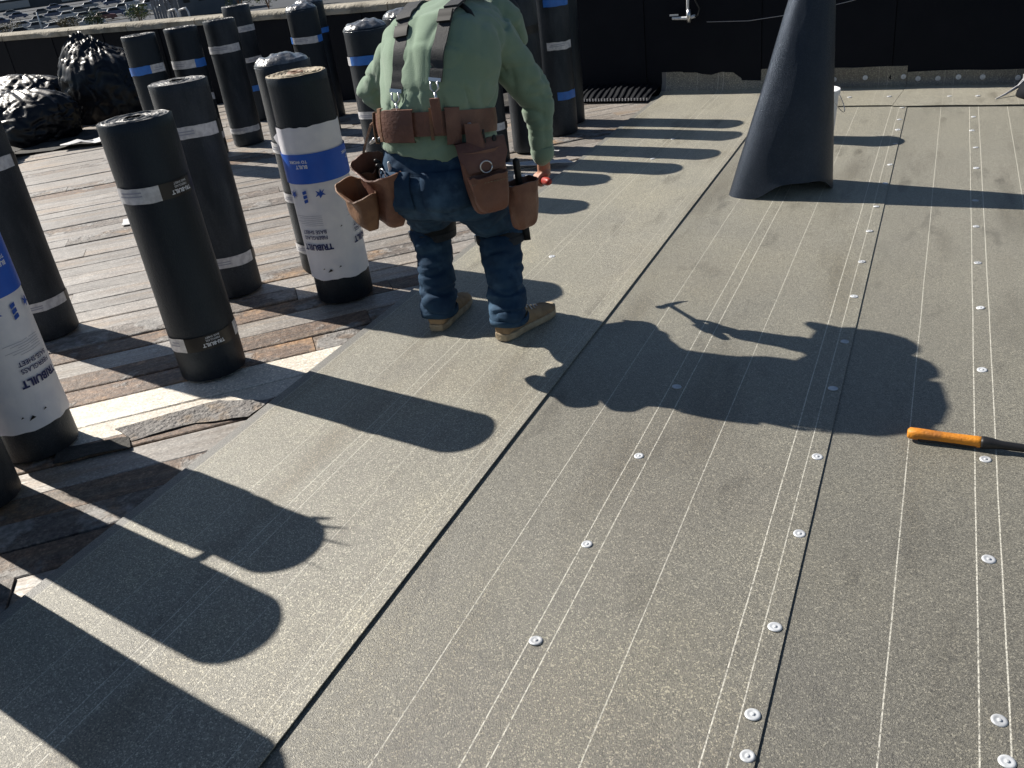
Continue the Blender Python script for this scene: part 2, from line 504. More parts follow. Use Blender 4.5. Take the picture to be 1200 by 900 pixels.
off = 1.05
rng = random.Random(5)
row = 0
while off < 14.6:
    wd = .165 + rng.uniform(-.012, .012)
    if abs(off - 3.10) < .09: off, wd = 3.10, .145
    elif abs(off - 3.248) < .06: off, wd = 3.248, .20
    lo, hi = plank_range(off + wd / 2)
    if hi - lo > .2:
        pale = 3.09 < off < 3.3
        k = lo - rng.uniform(0, 1.5)
        while k < hi:
            ln = rng.uniform(2.2, 4.6)
            e = min(k + ln, hi)
            b0 = max(k, lo)
            if pale: e, b0 = hi, lo
            if e - b0 > .12:
                g = .0035
                wv = wd - rng.uniform(.003, .007)
                L_ = e - b0 - g
                nseg = max(2, int(L_ / .35))
                rr = []
                for i in range(nseg + 1):
                    x = -L_ / 2 + L_ * i / nseg
                    j1, j2 = rng.uniform(-.0022, .0022), rng.uniform(-.0022, .0022)
                    dz = rng.uniform(-.0015, .0015)
                    rr.append([(x, -wv / 2 + j1, -.022), (x, -wv / 2 + j1, -.003 + dz), (x, -wv / 2 + .004 + j1, dz),
                               (x, wv / 2 - .004 + j2, dz), (x, wv / 2 + j2, -.003 + dz), (x, wv / 2 + j2, -.022)])
                pc = pu * ((b0 + e) / 2) + pn * (off + wd / 2)
                d_ = pc.length
                mi = 3 if pale else rng.choices([0, 1, 2], [8, 1.2, .35] if d_ > 4.4 else [1.5, 4, 2.6])[0]
                o = MB().loft(rr).build('plank', PL[mi], deck)
                o.location = (pc.x, pc.y, -.008 + rng.uniform(-.004, .003) - (.004 if pc.x > -2.6 else 0))
                o.rotation_euler = (rng.uniform(-.012, .012), 0, PA + rng.uniform(-.004, .004))
            if pale: break
            k += ln
    off += wd
    row += 1

# ------------------------------------------------------------------ roofing sheets
FASTX = {'a': [(-1.623, 5.471), (-1.623, 5.97), (-1.625, 3.727)],
         'b': [(-.225, 3.023), (-.226, 2.672), (-.222, 2.259), (-.22, 1.894), (-.224, 1.547), (-.225, 1.288), (-.216, 1.186), (-.231, 3.43), (-.235, 3.808),
               (-.236, 4.198), (-.233, 4.561), (-.226, 6.717), (-.226, 6.372), (-.221, 6.099), (-.216, 5.756), (-.217, 5.305), (-.218, 4.948),
               (-.719, 2.589), (-.72, 2.149), (-.73, 1.711), (-.726, 1.349)],
         'c': [(.218, 1.418), (.228, 1.323), (.209, 1.913), (.209, 2.354), (.208, 2.894), (.209, 3.396), (.205, 3.855), (.203, 4.31), (.202, 4.685),
               (.211, 5.247), (.212, 5.665), (.195, 6.063), (.206, 6.415), (.71, 1.5), (.708, 2.0), (.712, 2.6)]}


def und(x, y):
    return .003 * noise.noise(Vector((x * 1.6, y * .8, 3.0))) + .0012 * noise.noise(Vector((x * 6, y * 3, 9.0)))


def sheet(name, x0, x1, y0, yend, base, lines, label, curl=.0, climb=0.0, lift=True, tone=1.0, selvage=None):
    """a strip laid on the deck; its right edge lies on the next strip; climb turns its end up the wall"""
    nx, ny = 22, 110
    th = .0035
    def pt(i, j, top):
        x = x0 + (x1 - x0) * i / nx
        ye = yend(x)
        s_ = j / ny
        rad = .10
        total = (ye - y0) + (climb + rad * .57 if climb else 0)
        d = s_ * total
        z = base + und(x, y0 + d)
        if lift:
            q = max(0, (x - (x1 - .16)) / .16)
            z += (.0036 if curl else .0020) * min(1, q * 1.7)
            z += curl * max(0, (x - (x1 - .035)) / .035) ** 2 * (.7 + .6 * noise.noise(Vector((0, d * 1.1, 4))))
        flat = (ye - y0) - rad
        if not climb or d <= flat:
            y = y0 + d
            return Vector((x, y, z - (0 if top else th)))
        a = (d - flat) / rad
        wob = .012 * noise.noise(Vector((x * 2.2, 2.0, 1.0)))
        if a < math.pi / 2:
            p = Vector((x, y0 + flat + math.sin(a) * rad, z + rad * (1 - math.cos(a))))
            nrm = Vector((0, -math.sin(a), math.cos(a)))
        else:
            p = Vector((x, ye, z + rad + (a - math.pi / 2) * rad + wob * (a - 1.57)))
            nrm = Vector((0, -1, 0))
        return p - (nrm * th if not top else Vector())
    vs_, fs_ = [], []
    W = nx + 1
    for top in (1, 0):
        for j in range(ny + 1):
            for i in range(W):
                vs_.append(pt(i, j, top))
    B = W * (ny + 1)
    for j in range(ny):
        for i in range(nx):
            a = j * W + i
            fs_.append((a, a + 1, a + W + 1, a + W))
            fs_.append((B + a, B + a + W, B + a + W + 1, B + a + 1))
    for j in range(ny):
        for i in (0, nx):
            a = j * W + i
            fs_.append((a, a + W, B + a + W, B + a))
    for i in range(nx):
        for j in (0, ny):
            a = j * W + i
            fs_.append((a, a + 1, B + a + 1, B + a))
    o = MB().add(vs_, fs_).build(name, sheet_mat('sheet_' + str(len(bpy.data.materials)), lines, tone=tone, selvage=selvage), None, True, 40)
    tag(o, label, 'roofing sheet', 'overlapping roofing sheets on the deck')
    return o


S1 = sheet('roofing_sheet', -2.135, -1.134, -1.0, lambda x: wall_y(x) - .012, .0048,
           [(-2.093, .55), (-2.062, .35), (-1.83, .6), (-1.655, .8), (-1.612, .8), (-1.427, .5), (-1.208, .5), (-1.165, .5)],
           'grey granular roofing sheet beside the bare planks, under the man\'s boots', curl=.003, climb=.06, tone=1.15, selvage=-2.098)
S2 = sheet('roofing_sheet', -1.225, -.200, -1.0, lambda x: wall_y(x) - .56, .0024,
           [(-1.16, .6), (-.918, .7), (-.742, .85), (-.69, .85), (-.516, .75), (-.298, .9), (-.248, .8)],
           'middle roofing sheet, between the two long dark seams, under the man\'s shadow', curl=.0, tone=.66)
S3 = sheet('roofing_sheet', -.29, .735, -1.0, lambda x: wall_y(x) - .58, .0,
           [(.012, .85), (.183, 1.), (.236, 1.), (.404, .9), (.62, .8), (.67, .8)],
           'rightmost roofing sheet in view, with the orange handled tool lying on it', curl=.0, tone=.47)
S4 = sheet('roofing_sheet', .65, 1.68, -1.0, lambda x: wall_y(x) - .6, -.0035, [(.95, .9), (1.1, .9), (1.15, .9)],
           'roofing sheet beyond the right edge of the frame', tone=.8)

disc_me = MB()
prof = [(.0005, .0016), (.0035, .0016), (.0048, .0013), (.0062, .0014), (.0080, .0021), (.0105, .0022), (.0125, .0013), (.0130, .0)]
disc_me.loft([[(r_ * math.cos(q), r_ * math.sin(q), z_) for q in [2 * math.pi * k / 20 for k in range(20)]] for r_, z_ in prof[::-1]])
disc_me = disc_me.mesh('fastener_disc')
disc_me.materials.append(MT['zinc'])
head_me = MB()
head_me.loft([[(r_ * math.cos(q), r_ * math.sin(q), z_) for q in [2 * math.pi * k / 10 for k in range(10)]] for r_, z_ in [(.0034, .0013), (.0032, .0026), (.0016, .0029)]])
head_me = head_me.mesh('nail_head')
head_me.materials.append(MT['zinc'])
for me in (disc_me, head_me):
    me.polygons.foreach_set('use_smooth', [True] * len(me.polygons))


def fastener(parent, loc, rot=(0, 0, 0), k=1.0):
    k *= 1.15
    o = link('fastener_disc', disc_me, None, parent)
    o.location = loc
    o.rotation_euler = rot
    o.scale = (k, k, k)
    h = link('nail_head', head_me, None, o)


rng = random.Random(3)
for key, sh, base in (('a', S1, .0048), ('b', S2, .0024), ('c', S3, 0)):
    for x, y in FASTX[key]:
        z = base + und(x, y) + .0005 + (.0020 if key == 'b' and x > -.3 else 0)
        fastener(sh, (x, y, z), (rng.uniform(-.08, .08), rng.uniform(-.08, .08), rng.uniform(0, 3)), rng.uniform(.98, 1.12))

# ------------------------------------------------------------------ parapet wall
pw = empty('parapet_wall', (0, 0, 0))
tag(pw, 'low black felted parapet wall with pale concrete coping along the back', 'wall')
WA = math.atan(-.092)
wu, wn = Vector((math.cos(WA), math.sin(WA), 0)), Vector((-math.sin(WA), math.cos(WA), 0))
wall_rot = Matrix.Rotation(WA, 3, 'Z')


def on_wall(x, z, d=0.0):
    """point on the roof side face of the wall; d metres out from it"""
    return Vector((x, wall_y(x), z)) - wn * d


mid = on_wall(-5.5, .40, -.14)
MB().box(mid, (19.0, .26, .90), wall_rot).build('wall_core', MT['felt_black'], pw)
x = -14.8
rng = random.Random(8)
while x < 3.6:
    wd = .96
    n_ = 6
    vs_, fs_ = [], []
    for j in range(9):
        for i in range(n_ + 1):
            xx = x + wd * i / n_
            zz = -.02 + .83 * j / 8
            d = .012 + .004 * noise.noise(Vector((xx * 3, zz * 2, 5))) + (.006 if i == n_ else 0) + .003 * noise.noise(Vector((xx * 9, zz * 9, 1)))
            vs_.append(on_wall(xx, zz, d))
    nn = len(vs_)
    for j in range(9):
        for i in range(n_ + 1):
            vs_.append(on_wall(x + wd * i / n_, -.02 + .83 * j / 8, .0035))
    for j in range(8):
        for i in range(n_):
            a = j * (n_ + 1) + i
            fs_.append((a, a + 1, a + n_ + 2, a + n_ + 1))
    for j in range(8):
        a = j * (n_ + 1)
        fs_.append((a, a + n_ + 1, nn + a + n_ + 1, nn + a))
        a += n_
        fs_.append((a, a + n_ + 1, nn + a + n_ + 1, nn + a))
    MB().add(vs_, fs_).build('felt_panel', MT['felt_black'], pw, True, 40)
    x += wd + .004
x = -14.6
while x < 3.4:
    ln = rng.uniform(1.0, 1.5)
    mb = MB()
    n_ = 8
    rr = []
    for i in range(n_ + 1):
        xx = x + (ln - .012) * i / n_
        j = lambda k: .006 * noise.noise(Vector((xx * 5, k * 7.1, 2)))
        rr.append([on_wall(xx, .812 + j(1), .03 + j(2)), on_wall(xx, .868 + j(3), .034 + j(4)), on_wall(xx, .888 + j(5), .012 + j(6)),
                   on_wall(xx, .892 + j(7), -.14), on_wall(xx, .885, -.29), on_wall(xx, .855, -.31), on_wall(xx, .812, -.31)])
    mb.loft(rr).build('coping_stone', MT['coping'], pw, True, 50)
    x += ln


# base flashing turned up the wall
def flashing(x0, x1, base, up_h, label, back=.45):
    nx, ny = 34, 22
    rad = .045
    def pt(i, j, off_):
        x_ = x0 + (x1 - x0) * i / nx
        tot = back - rad + rad * 1.57 + up_h
        d = tot * j / ny
        wv = .014 * noise.noise(Vector((x_ * 2.6, 1.5, 0)))
        flat = back - rad
        z0 = base + .0035 + .003 * noise.noise(Vector((x_ * 4, d * 4, 0))) + max(0, wv) * max(0, d - .2) * 1.6
        if d <= flat:
            k, z, n_ = back - d, z0, Vector((0, 0, 1))
        else:
            a = min((d - flat) / rad, 1.57)
            ex = max(0, d - flat - rad * 1.57)
            k, z, n_ = rad * (1 - math.sin(a)) + .0, z0 + rad * (1 - math.cos(a)) + ex, -wn * math.sin(a) + Vector((0, 0, 1)) * math.cos(a)
        return on_wall(x_, z, .02 + k + wv * .6 * (1 if d > flat * .8 else 0)) + n_ * off_
    vs_, fs_ = [], []
    W = nx + 1
    B = W * (ny + 1)
    for off_ in (0, -.0035):
        vs_ += [pt(i, j, off_) for j in range(ny + 1) for i in range(W)]
    for j in range(ny):
        for i in range(nx):
            a = j * W + i
            fs_ += [(a, a + 1, a + W + 1, a + W), (B + a, B + a + W, B + a + W + 1, B + a + 1)]
        for i in (0, nx):
            a = j * W + i
            fs_.append((a, a + W, B + a + W, B + a))
    for i in range(nx):
        for j in (0, ny):
            a = j * W + i
            fs_.append((a, a + 1, B + a + 1, B + a))
    o = MB().add(vs_, fs_).build('flashing_sheet', sheet_mat('flashing_' + str(len(bpy.data.materials)), [(x0 + .25, .4), (x0 + .31, .4), (x0 + .7, .5), (x0 + .76, .5)], tone=.9), None, True, 50)
    tag(o, label, 'roofing sheet')
    return o


F1 = flashing(-1.13, -.235, .0085, .10, 'left strip of grey sheet turned up the wall behind the white bucket', back=.62)
F2 = flashing(-.232, 1.6, .0085, .055, 'right strip of grey sheet turned up the dark wall, studded with fasteners', back=.64)
for sh, pts in ((F1, [(-.746, .075), (-.523, .082), (-.257, .082)]), (F2, [(-.157, .066), (-.024, .064), (.11, .07), (.265, .066), (.486, .055), (.62, .06)])):
    for x, z in pts:
        fastener(sh, on_wall(x, z, .026), (R(90), 0, WA), 1.25)
for sh, pts in ((F1, [(-.60, 7.07), (-.33, 7.05)]), (F2, [(.06, 6.99), (.235, 6.97)])):
    for x, y in pts:
        fastener(sh, (x, y, .0135), (0, 0, 0), 1.1)

# ------------------------------------------------------------------ rolls of felt
ROLL_R = .126


def arc_band(mb, r_, z0, z1, a0, a1, n=24, wob=0.0, seed=0):
    rr = []
    for z in (z0, z1):
        rr.append([Vector((r_ * math.cos(a), r_ * math.sin(a), z + wob * (noise.noise(Vector((a * 3, z * 5, seed))) + 1.2 * math.sin(a + seed)))) for a in [a0 + (a1 - a0) * i / n for i in range(n + 1)]])
    mb.loft(rr, False, False, closed=(abs(a1 - a0) > 6.27 and False))
    return mb


def wrap_text(txt, size, r_, ang, z, flip=True, bold=0.0):
    """lettering laid on a drum; flip = roll stands on its head"""
    vs_, fs_ = text_geo(txt, size, bold)
    sg = -1 if flip else 1
    return [Vector((r_ * math.cos(ang + sg * v.x / r_), r_ * math.sin(ang + sg * v.x / r_), z + sg * v.y)) for v in vs_], fs_


def wrap_poly(pts, r_, ang, z, flip=True):
    sg = -1 if flip else 1
    return [Vector((r_ * math.cos(ang + sg * x / r_), r_ * math.sin(ang + sg * x / r_), z + sg * y)) for x, y in pts]


def roll(loc, label, face, h=1.0, r=ROLL_R, lean=(0, 0), top='wound', bands=(), dusty=False, wrapper=None, prints=0, seed=0):
    """felt roll standing on end. bands: (z0, z1, [(from deg, to deg, colour)]), degrees counted from the viewer side"""
    root = empty('felt_roll', (loc[0], loc[1], 0.0 if len(loc) < 3 else loc[2]), rx=lean[0], ry=lean[1])
    tag(root, label, 'roofing roll', 'felt rolls standing on end')
    rg = random.Random(seed + 31)
    f0 = R(face)
    seg = 56
    sa = f0 + R(rg.uniform(110, 250))
    zs = [0, .006, .10, .25, .4, .55, .7, .85, .96, h - .004, h]
    rings = []
    for z in zs:
        ring = []
        for k in range(seg):
            a = sa + 2 * math.pi * k / (seg - .001)
            rr = r + .005 * k / seg + .0016 * noise.noise(Vector((math.cos(a) * 2, math.sin(a) * 2, z * 5 + seed))) + .0012 * math.sin(z * 9 + seed)
            if z in (0, h): rr -= .003
            ring.append((rr * math.cos(a), rr * math.sin(a), z))
        rings.append(ring)
    MB().loft(rings, True, False).build('body', MT['roll_dusty'] if dusty else MT['roll'], root, True, 50)
    # end of the winding
    mb = MB()
    rings = []
    if top == 'film':
        N_ = 12
        for i in range(N_ + 1):
            q = (r + .004) * (1 - i / N_ * .985)
            ring = []
            for k in range(seg):
                a = sa + 2 * math.pi * k / seg
                e = 1 - i / N_
                dome = .035 * (1 - e ** 3) + .012 * noise.noise(Vector((math.cos(a) * q * 28, math.sin(a) * q * 28, seed))) * (1 if i else .2) + .02 * noise.noise(Vector((math.cos(a) * q * 9, math.sin(a) * q * 9, seed + 3))) * (1 - e)
                ring.append((q * math.cos(a), q * math.sin(a), h - .012 * (1 if i == 0 else 0) + dome))
            rings.append(ring)
        mb.loft(rings, False, True).build('film_cap', MT['foil'], root, True, 60)
    else:
        N_ = 13
        for i in range(N_ + 1):
            q = (r - .001) - (r - .040) * i / N_
            z_r = h + (rg.uniform(-.0045, .0035) if i else -.0005)
            for dz in (0, 1):
                ring = []
                for k in range(seg):
                    a = sa + 2 * math.pi * k / seg
                    qq = q - dz * (r - .040) / N_ * .55
                    ring.append((qq * math.cos(a), qq * math.sin(a), z_r + .004 * noise.noise(Vector((math.cos(a) * 3, math.sin(a) * 3, i * .7 + seed)))))
                rings.append(ring)
        last = rings[-1]
        mb.loft(rings, False, False).build('wound_end', MT['roll_end_tan'] if top == 'tan' else MT['roll_end'], root, True, 40)
        core = [[(x_ * .98, y_ * .98, z_) for x_, y_, z_ in last], [(x_ * .95, y_ * .95, h - .07) for x_, y_, z_ in last]]
        MB().loft(core, False, True).build('core', MT['core'], root, True)
        if top == 'tan':   # plug in the core
            pr = []
            for q, z in ((.042, h - .004), (.03, h + .006), (.018, h + .004), (.012, h - .02)):
                pr.append([(q * math.cos(2 * math.pi * k / 24), q * math.sin(2 * math.pi * k / 24), z) for k in range(24)])
            MB().loft(pr, False, True).build('core_plug', MT['leather_tan'], root, True)
    cols = {'w': MT['label'], 'k': MT['label_black'], 'b': MT['label_blue']}
    for z0, z1, secs in bands:
        z1 = z0 + (z1 - z0) * .88
        allb = MB()
        a0, a1 = min(s_[0] for s_ in secs), max(s_[1] for s_ in secs)
        o = None
        for (d0, d1, cc) in secs:
            mb = arc_band(MB(), r + .0078, z0, z1, f0 + R(d0), f0 + R(d1), 16, .004, seed)
            if o is None:
                o = mb.build('label_band', cols[cc], root, True)
            else:
                mb.build('label_section', cols[cc], o, True)
            mid_a = f0 + R((d0 + d1) / 2)
            if prints and cc == 'k':
                mb = MB()
                mb.add(*wrap_text('TRI-BUILT', .020, r + .0086, mid_a, (z0 + z1) / 2 - .013, True, .0006))
                mb.add(*wrap_text('FIBERGLASS', .011, r + .0086, mid_a, (z0 + z1) / 2 + .004, True))
                mb.add(*wrap_text('BASE SHEET', .011, r + .0086, mid_a, (z0 + z1) / 2 + .016, True))
                mb.build('label_print', MT['ink_white'], o)
            if cc == 'w' and d1 - d0 > 20:
                mb = MB()
                for q in range(2):
                    wl_ = (d1 - d0) * .55
                    zz = z0 + (z1 - z0) * (.38 + .22 * q)
                    arc_band(mb, r + .0086, zz, zz + .005, f0 + R(d0 + 8 + 6 * q), f0 + R(d0 + 8 + wl_), 8)
                mb.build('label_print', MT['ink_grey'], o)
    if wrapper:
        z0, zb0, zb1, z1, text_at = wrapper
        n = 60
        rr = []
        for z in [z0, z0 + .02, z0 + .1, (z0 + zb0) / 2, zb0 - .02, zb0, zb0 + .02, zb1 - .02, zb1, zb1 + .03, z1 - .02, z1]:
            rr.append([Vector(((r + .0075 + .0035 * noise.noise(Vector((math.cos(a) * 5, math.sin(a) * 5, z * 9 + seed)))) * math.cos(a),
                               (r + .0075 + .0035 * noise.noise(Vector((math.cos(a) * 5, math.sin(a) * 5, z * 9 + seed)))) * math.sin(a),
                               z + (.007 * noise.noise(Vector((a * 4, z * 3, seed))) if z in (z0, z1) else 0))) for a in [sa + 2 * math.pi * k / n for k in range(n)]])
        wo = MB().loft(rr, False, False).build('wrapper', MT['wrap'], root, True)
        mb = MB()
        r3 = r + .0128
        bb = []
        for z in (zb0, zb0 + (zb1 - zb0) * .33, zb0 + (zb1 - zb0) * .66, zb1):
            bb.append([Vector((r3 * math.cos(a), r3 * math.sin(a), z)) for a in [sa + 2 * math.pi * k / n for k in range(n)]])
        mb.loft(bb, False, False).build('blue_band', MT['wrap_blue'], wo, True)
        r4, r5 = r + .0128, r + .0140
        for tdeg in text_at:
            a = f0 + R(tdeg)
            zt = z0 + (zb0 - z0) * .36
            navy = MB().add(*wrap_text('TRIBUILT', .037, r4, a, zt, True, .0016))
            navy.build('brand_lettering', MT['ink'], wo)
            navy, blue, white, grey = MB(), MB(), MB(), MB()
            navy.add(*wrap_text('FIBERGLASS', .0235, r4, a, zt + .044, True, .0004))
            navy.add(*wrap_text('BASE SHEET', .0235, r4, a, zt + .070, True, .0004))
            for q in range(6):
                wv = .05 + .012 * ((q * 7) % 3)
                x0_ = -.055
                grey.add(wrap_poly([(x0_, -.0015), (x0_ + wv, -.0015), (x0_ + wv * 1.9, -.0015), (x0_ + wv * 1.9, .0), (x0_ + wv, .0), (x0_, .0)], r4, a, zt + .098 + q * .0085),
                         [(0, 1, 4, 5), (1, 2, 3, 4)])
            # three slanted bars
            for q in range(3):
                x_ = .0
                blue.add(wrap_poly([(x_ - .010, -.018 + q * .019), (x_ + .010, -.012 + q * .019), (x_ + .010, .002 + q * .019), (x_ - .010, -.004 + q * .019)], r4, a, zb0 - .045), [(0, 1, 2, 3)])
            # small jagged blue emblem
            for sx_ in (-.072, .066):
                em = [(-.020, -.018), (-.010, -.004), (-.022, .008), (-.008, .006), (.004, .020), (.008, .006), (.024, .012), (.012, -.002), (.020, -.016), (.004, -.006), (-.002, -.022), (-.006, -.008)]
                MB().add(wrap_poly([(x_ + sx_, y_) for x_, y_ in em], r4, a, zb0 - .047), [tuple(range(12))]).build('emblem', MT['ink_blue'], wo)
            zm = (zb0 + zb1) / 2 + .012
            white.add(*wrap_text('BUILT', .021, r5, a + .12, zm, True, .0006))
            white.add(*wrap_text('TO WORK', .018, r5, a + .02, zm + .021, True, .0004))
            for nm, mb, mt in (('product_lettering', navy, 'ink'), ('bar_emblem', blue, 'ink_blue'), ('white_lettering', white, 'ink_white'), ('small_print', grey, 'ink_grey')):
                mb.build(nm, MT[mt], wo)
        for q, (ta, tz, ts) in enumerate(((-8, .045, .013), (12, .060, .007), (30, .24, .006), (-20, .055, .006))):
            tp = [(-ts, -ts * .5), (ts * .9, 0), (ts * .2, ts * .8)]
            MB().add(wrap_poly(tp, r4, f0 + R(ta + text_at[0] * .3), z0 + tz, False), [(0, 1, 2)]).build('tear', MT['label_black'], wo)
        # torn lip of the sleeve
        tl = []
        for i in range(5):
            a = f0 + R(-92 - 4 * i)
            rr_ = r + .008 + .007 * i
            tl.append([(rr_ * math.cos(a), rr_ * math.sin(a), z1 - .09 + .01 * i), (rr_ * math.cos(a), rr_ * math.sin(a), z1 - .03 - .006 * i)])
        MB().loft(tl, False, False, closed=False).build('torn_flap', MT['wrap'], wo, True)
    return root


def face_of(x, y):
    return math.degrees(math.atan2(-y, -x))


def put(x, y, label, **kw):
    sd = int(abs(x * 100 + y * 37))
    rg_ = random.Random(sd)
    kw.setdefault('lean', (rg_.uniform(-.008, .008), rg_.uniform(-.008, .008)))
    kw.setdefault('dusty', rg_.random() < .35)
    return roll((x, y), label, face_of(x, y), seed=sd, **kw)


WK = [(-75, 4, 'w'), (4, 75, 'k')]
WW = [(-80, 60, 'w'), (60, 88, 'k')]
KW = [(-75, -35, 'w'), (-35, 60, 'k'), (60, 85, 'w')]
BL = [(-80, 10, 'b'), (10, 70, 'w')]
WB = [(-80, 20, 'w'), (20, 75, 'b')]
put(-2.58, 2.385, 'nearest bare black felt roll, standing on the pale plank', bands=[(.725, .79, WK), (.135, .20, KW)], prints=1, lean=(0, -.018))
put(-3.09, 3.14, 'dusty dark roll with two silver bands right behind the nearest bare roll', bands=[(.765, .825, WW), (.152, .21, WW)], dusty=True)
put(-2.46, 3.18, 'black roll in white and blue printed wrapper beside the man\'s left pouch', top='tan', wrapper=(.118, .563, .690, .80, (-34, 72)))
put(-2.80, 3.52, 'film capped roll half hidden behind the wrapped roll by the man', top='film', bands=[(.60, .655, [(-85, -40, 'w'), (-40, 30, 'b')]), (.36, .41, WW), (.10, .15, WW)])
put(-2.82, 1.73, 'black roll in white printed wrapper cut by the left edge of the photo', wrapper=(.118, .583, .760, .84, (38, -62)))
put(-3.72, 2.54, 'black roll with one silver band behind the wrapped roll at the left edge', bands=[(.140, .190, WW), (.77, .83, WW)])
put(-2.73, 1.405, 'black roll whose foot just shows at the left edge, before the wrapped roll')
put(-2.44, 1.02, 'black roll outside the left edge that casts the broad lower shadow')
put(-5.62, 5.45, 'leftmost roll of the back row with blue and white band, near the bags', bands=[(.72, .79, BL), (.15, .20, WW)])
put(-5.50, 5.76, 'back row roll with white and blue band, second from the bags', bands=[(.70, .77, WB), (.44, .50, [(-40, 75, 'w')]), (.13, .19, [(-40, 75, 'w')])])
put(-5.42, 6.14, 'tall looking back row roll with white bands at top and foot, third from bags', bands=[(.755, .822, WW), (.107, .160, WW)])
put(-6.05, 7.12, 'far roll rising above the coping behind the white banded back row roll', h=1.03, bands=[(.80, .86, [(-10, 80, 'w')]), (.53, .58, [(-10, 80, 'w')]), (.27, .33, [(-10, 80, 'b')])])
put(-4.85, 6.50, 'film capped back roll with white and blue band behind the wrapped roll', top='film', bands=[(.74, .80, [(-80, -62, 'b'), (-62, 40, 'w'), (40, 70, 'b')])])
put(-5.2, 7.10, 'dark far roll against the coping behind the film capped back roll', top='film', bands=[(.74, .79, [(20, 80, 'b')])])
put(-3.10, 4.72, 'film capped roll with bright blue band at the man\'s left elbow', top='film', bands=[(.80, .856, [(-80, -60, 'w'), (-60, 18, 'b'), (18, 70, 'w')]), (.49, .54, WW), (.17, .225, WW)])
put(-3.14, 5.25, 'dark roll showing only its film cap behind the man\'s left shoulder', top='film')
put(-2.76, 5.47, 'roll behind the man\'s right hip with one white band', bands=[(.22, .275, WW), (.77, .83, WW)])
put(-2.60, 5.80, 'black roll just right of the man\'s right arm with silver and black band', bands=[(.765, .824, WK)])
put(-2.56, 6.27, 'roll behind the right arm\'s roll, with blue label near its foot', bands=[(.885, .94, [(-20, 70, 'b')]), (.60, .66, [(-20, 70, 'w')]), (.255, .32, [(0, 75, 'b')])])
put(-2.62, 6.60, 'rearmost roll at the right end, mostly hidden by the two in front')

# strips of torn film standing up from the wrapped roll at the frame edge
fl = MB()
for i, (a, dz) in enumerate(((20, .05), (50, .035), (80, .04), (-25, .06))):
    aa = R(a)
    b0 = Vector((-2.82 + .12 * math.cos(aa), 1.73 + .12 * math.sin(aa), 1.0))
    e0 = b0 + Vector((.03 * math.cos(aa), .03 * math.sin(aa), dz))
    fl.tube([b0 - Vector((0, 0, .01)), (b0 + e0) / 2 + Vector((.006, 0, 0)), e0], [.012, .008, .003], 6, sx=.2)
tag(fl.build('torn_film', MT['wrap']), 'torn film tufts on top of the wrapped roll at left edge', 'film')
st = MB().tube([(-2.66, 1.50, .70), (-2.62, 1.53, .69), (-2.62, 1.58, .70), (-2.68, 1.62, .72), (-2.75, 1.64, .74)], .012, 6)
tag(st.build('strap', MT['webbing']), 'loose strap hanging between the two rolls at the left edge', 'strap')

# ------------------------------------------------------------------ flared loose sheet standing like a cone
def cone_sheet():
    n = 72
    rows = 26
    H_ = 1.12
    vs_, fs_ = [], []
    bc, tc_ = Vector((-.712, 4.86, 0)), Vector((-.592, 4.87, H_))
    for j in range(rows + 1):
        s_ = j / rows
        for i in range(n + 1):
            a = R(60) + 2 * math.pi * 1.06 * i / n
            ov = .010 * (i / n)
            wide = (1 - s_)
            rx, ry = .072 + .165 * wide, .070 + .135 * wide
            # foot: pinched to a corner on the left, lifted to an arch on the right front
            ca, sa_ = math.cos(a), math.sin(a)
            corner = max(0, -ca) ** 6 * .04 * wide
            p = bc.lerp(tc_, s_) + Vector(((rx + ov + corner) * ca, (ry + ov) * sa_ - .10 * wide * max(0, -ca) ** 2, 0))
            am = math.atan2(sa_, ca)
            arch = .085 * math.exp(-((am - R(-62)) / R(46)) ** 4)
            arch += .002
            p.z += arch * (1 - s_) ** 8 + .013 * (1 - min(1, s_ * 30)) * 0
            p += Vector((ca, sa_, 0)) * (.006 * noise.noise(Vector((ca * 1.6, sa_ * 1.6, s_ * 3))) + .0012 * noise.noise(Vector((ca * 8, sa_ * 8, s_ * 12))))
            vs_.append(p)
    for j in range(rows):
        for i in range(n):
            a = j * (n + 1) + i
            fs_.append((a, a + 1, a + n + 2, a + n + 1))
    me = eval_mesh(MB().add(vs_, fs_).mesh('c'), [('SOLIDIFY', dict(thickness=.004, offset=-1))])
    o = link('flared_sheet', me, mat('shiny_felt', (.0055, .0075, .0115), (.009, .011, .016), 9, rough=.40, spec=.6, tint=(.55, .72, 1.0), bump=.45, bscale=300, speck=1.2, sscale=330, bdist=.006), None, True, 50)
    tag(o, 'tall flared cone of loose black felt standing on the middle sheet', 'felt sheet')
cone_sheet()

# ------------------------------------------------------------------ bucket
bk = empty('bucket', (-.68, 5.90, .006))
tag(bk, 'white plastic bucket mostly hidden behind the standing felt cone', 'bucket')
pf = [(.0, .006), (.092, .006), (.096, .010), (.118, .27), (.118, .275), (.126, .277), (.126, .300), (.121, .302), (.117, .295), (.095, .014), (.0, .012)]
MB().loft([[(max(q, .001) * math.cos(2 * math.pi * k / 40), max(q, .001) * math.sin(2 * math.pi * k / 40), z) for k in range(40)] for q, z in pf], False, False).build('shell', MT['bucket'], bk, True, 35)
MB().tube([(.125 * math.cos(t_) + .02 * math.sin(t_), .127 * math.cos(t_), .285 - .13 * math.sin(t_)) if False else (.127 * math.sin(t_) * .55 + .085, .126 * math.cos(t_), .285 - .12 * math.sin(t_)) for t_ in [math.pi * k / 14 for k in range(15)]], .0025, 6).build('handle', MT['steel'], bk, True)

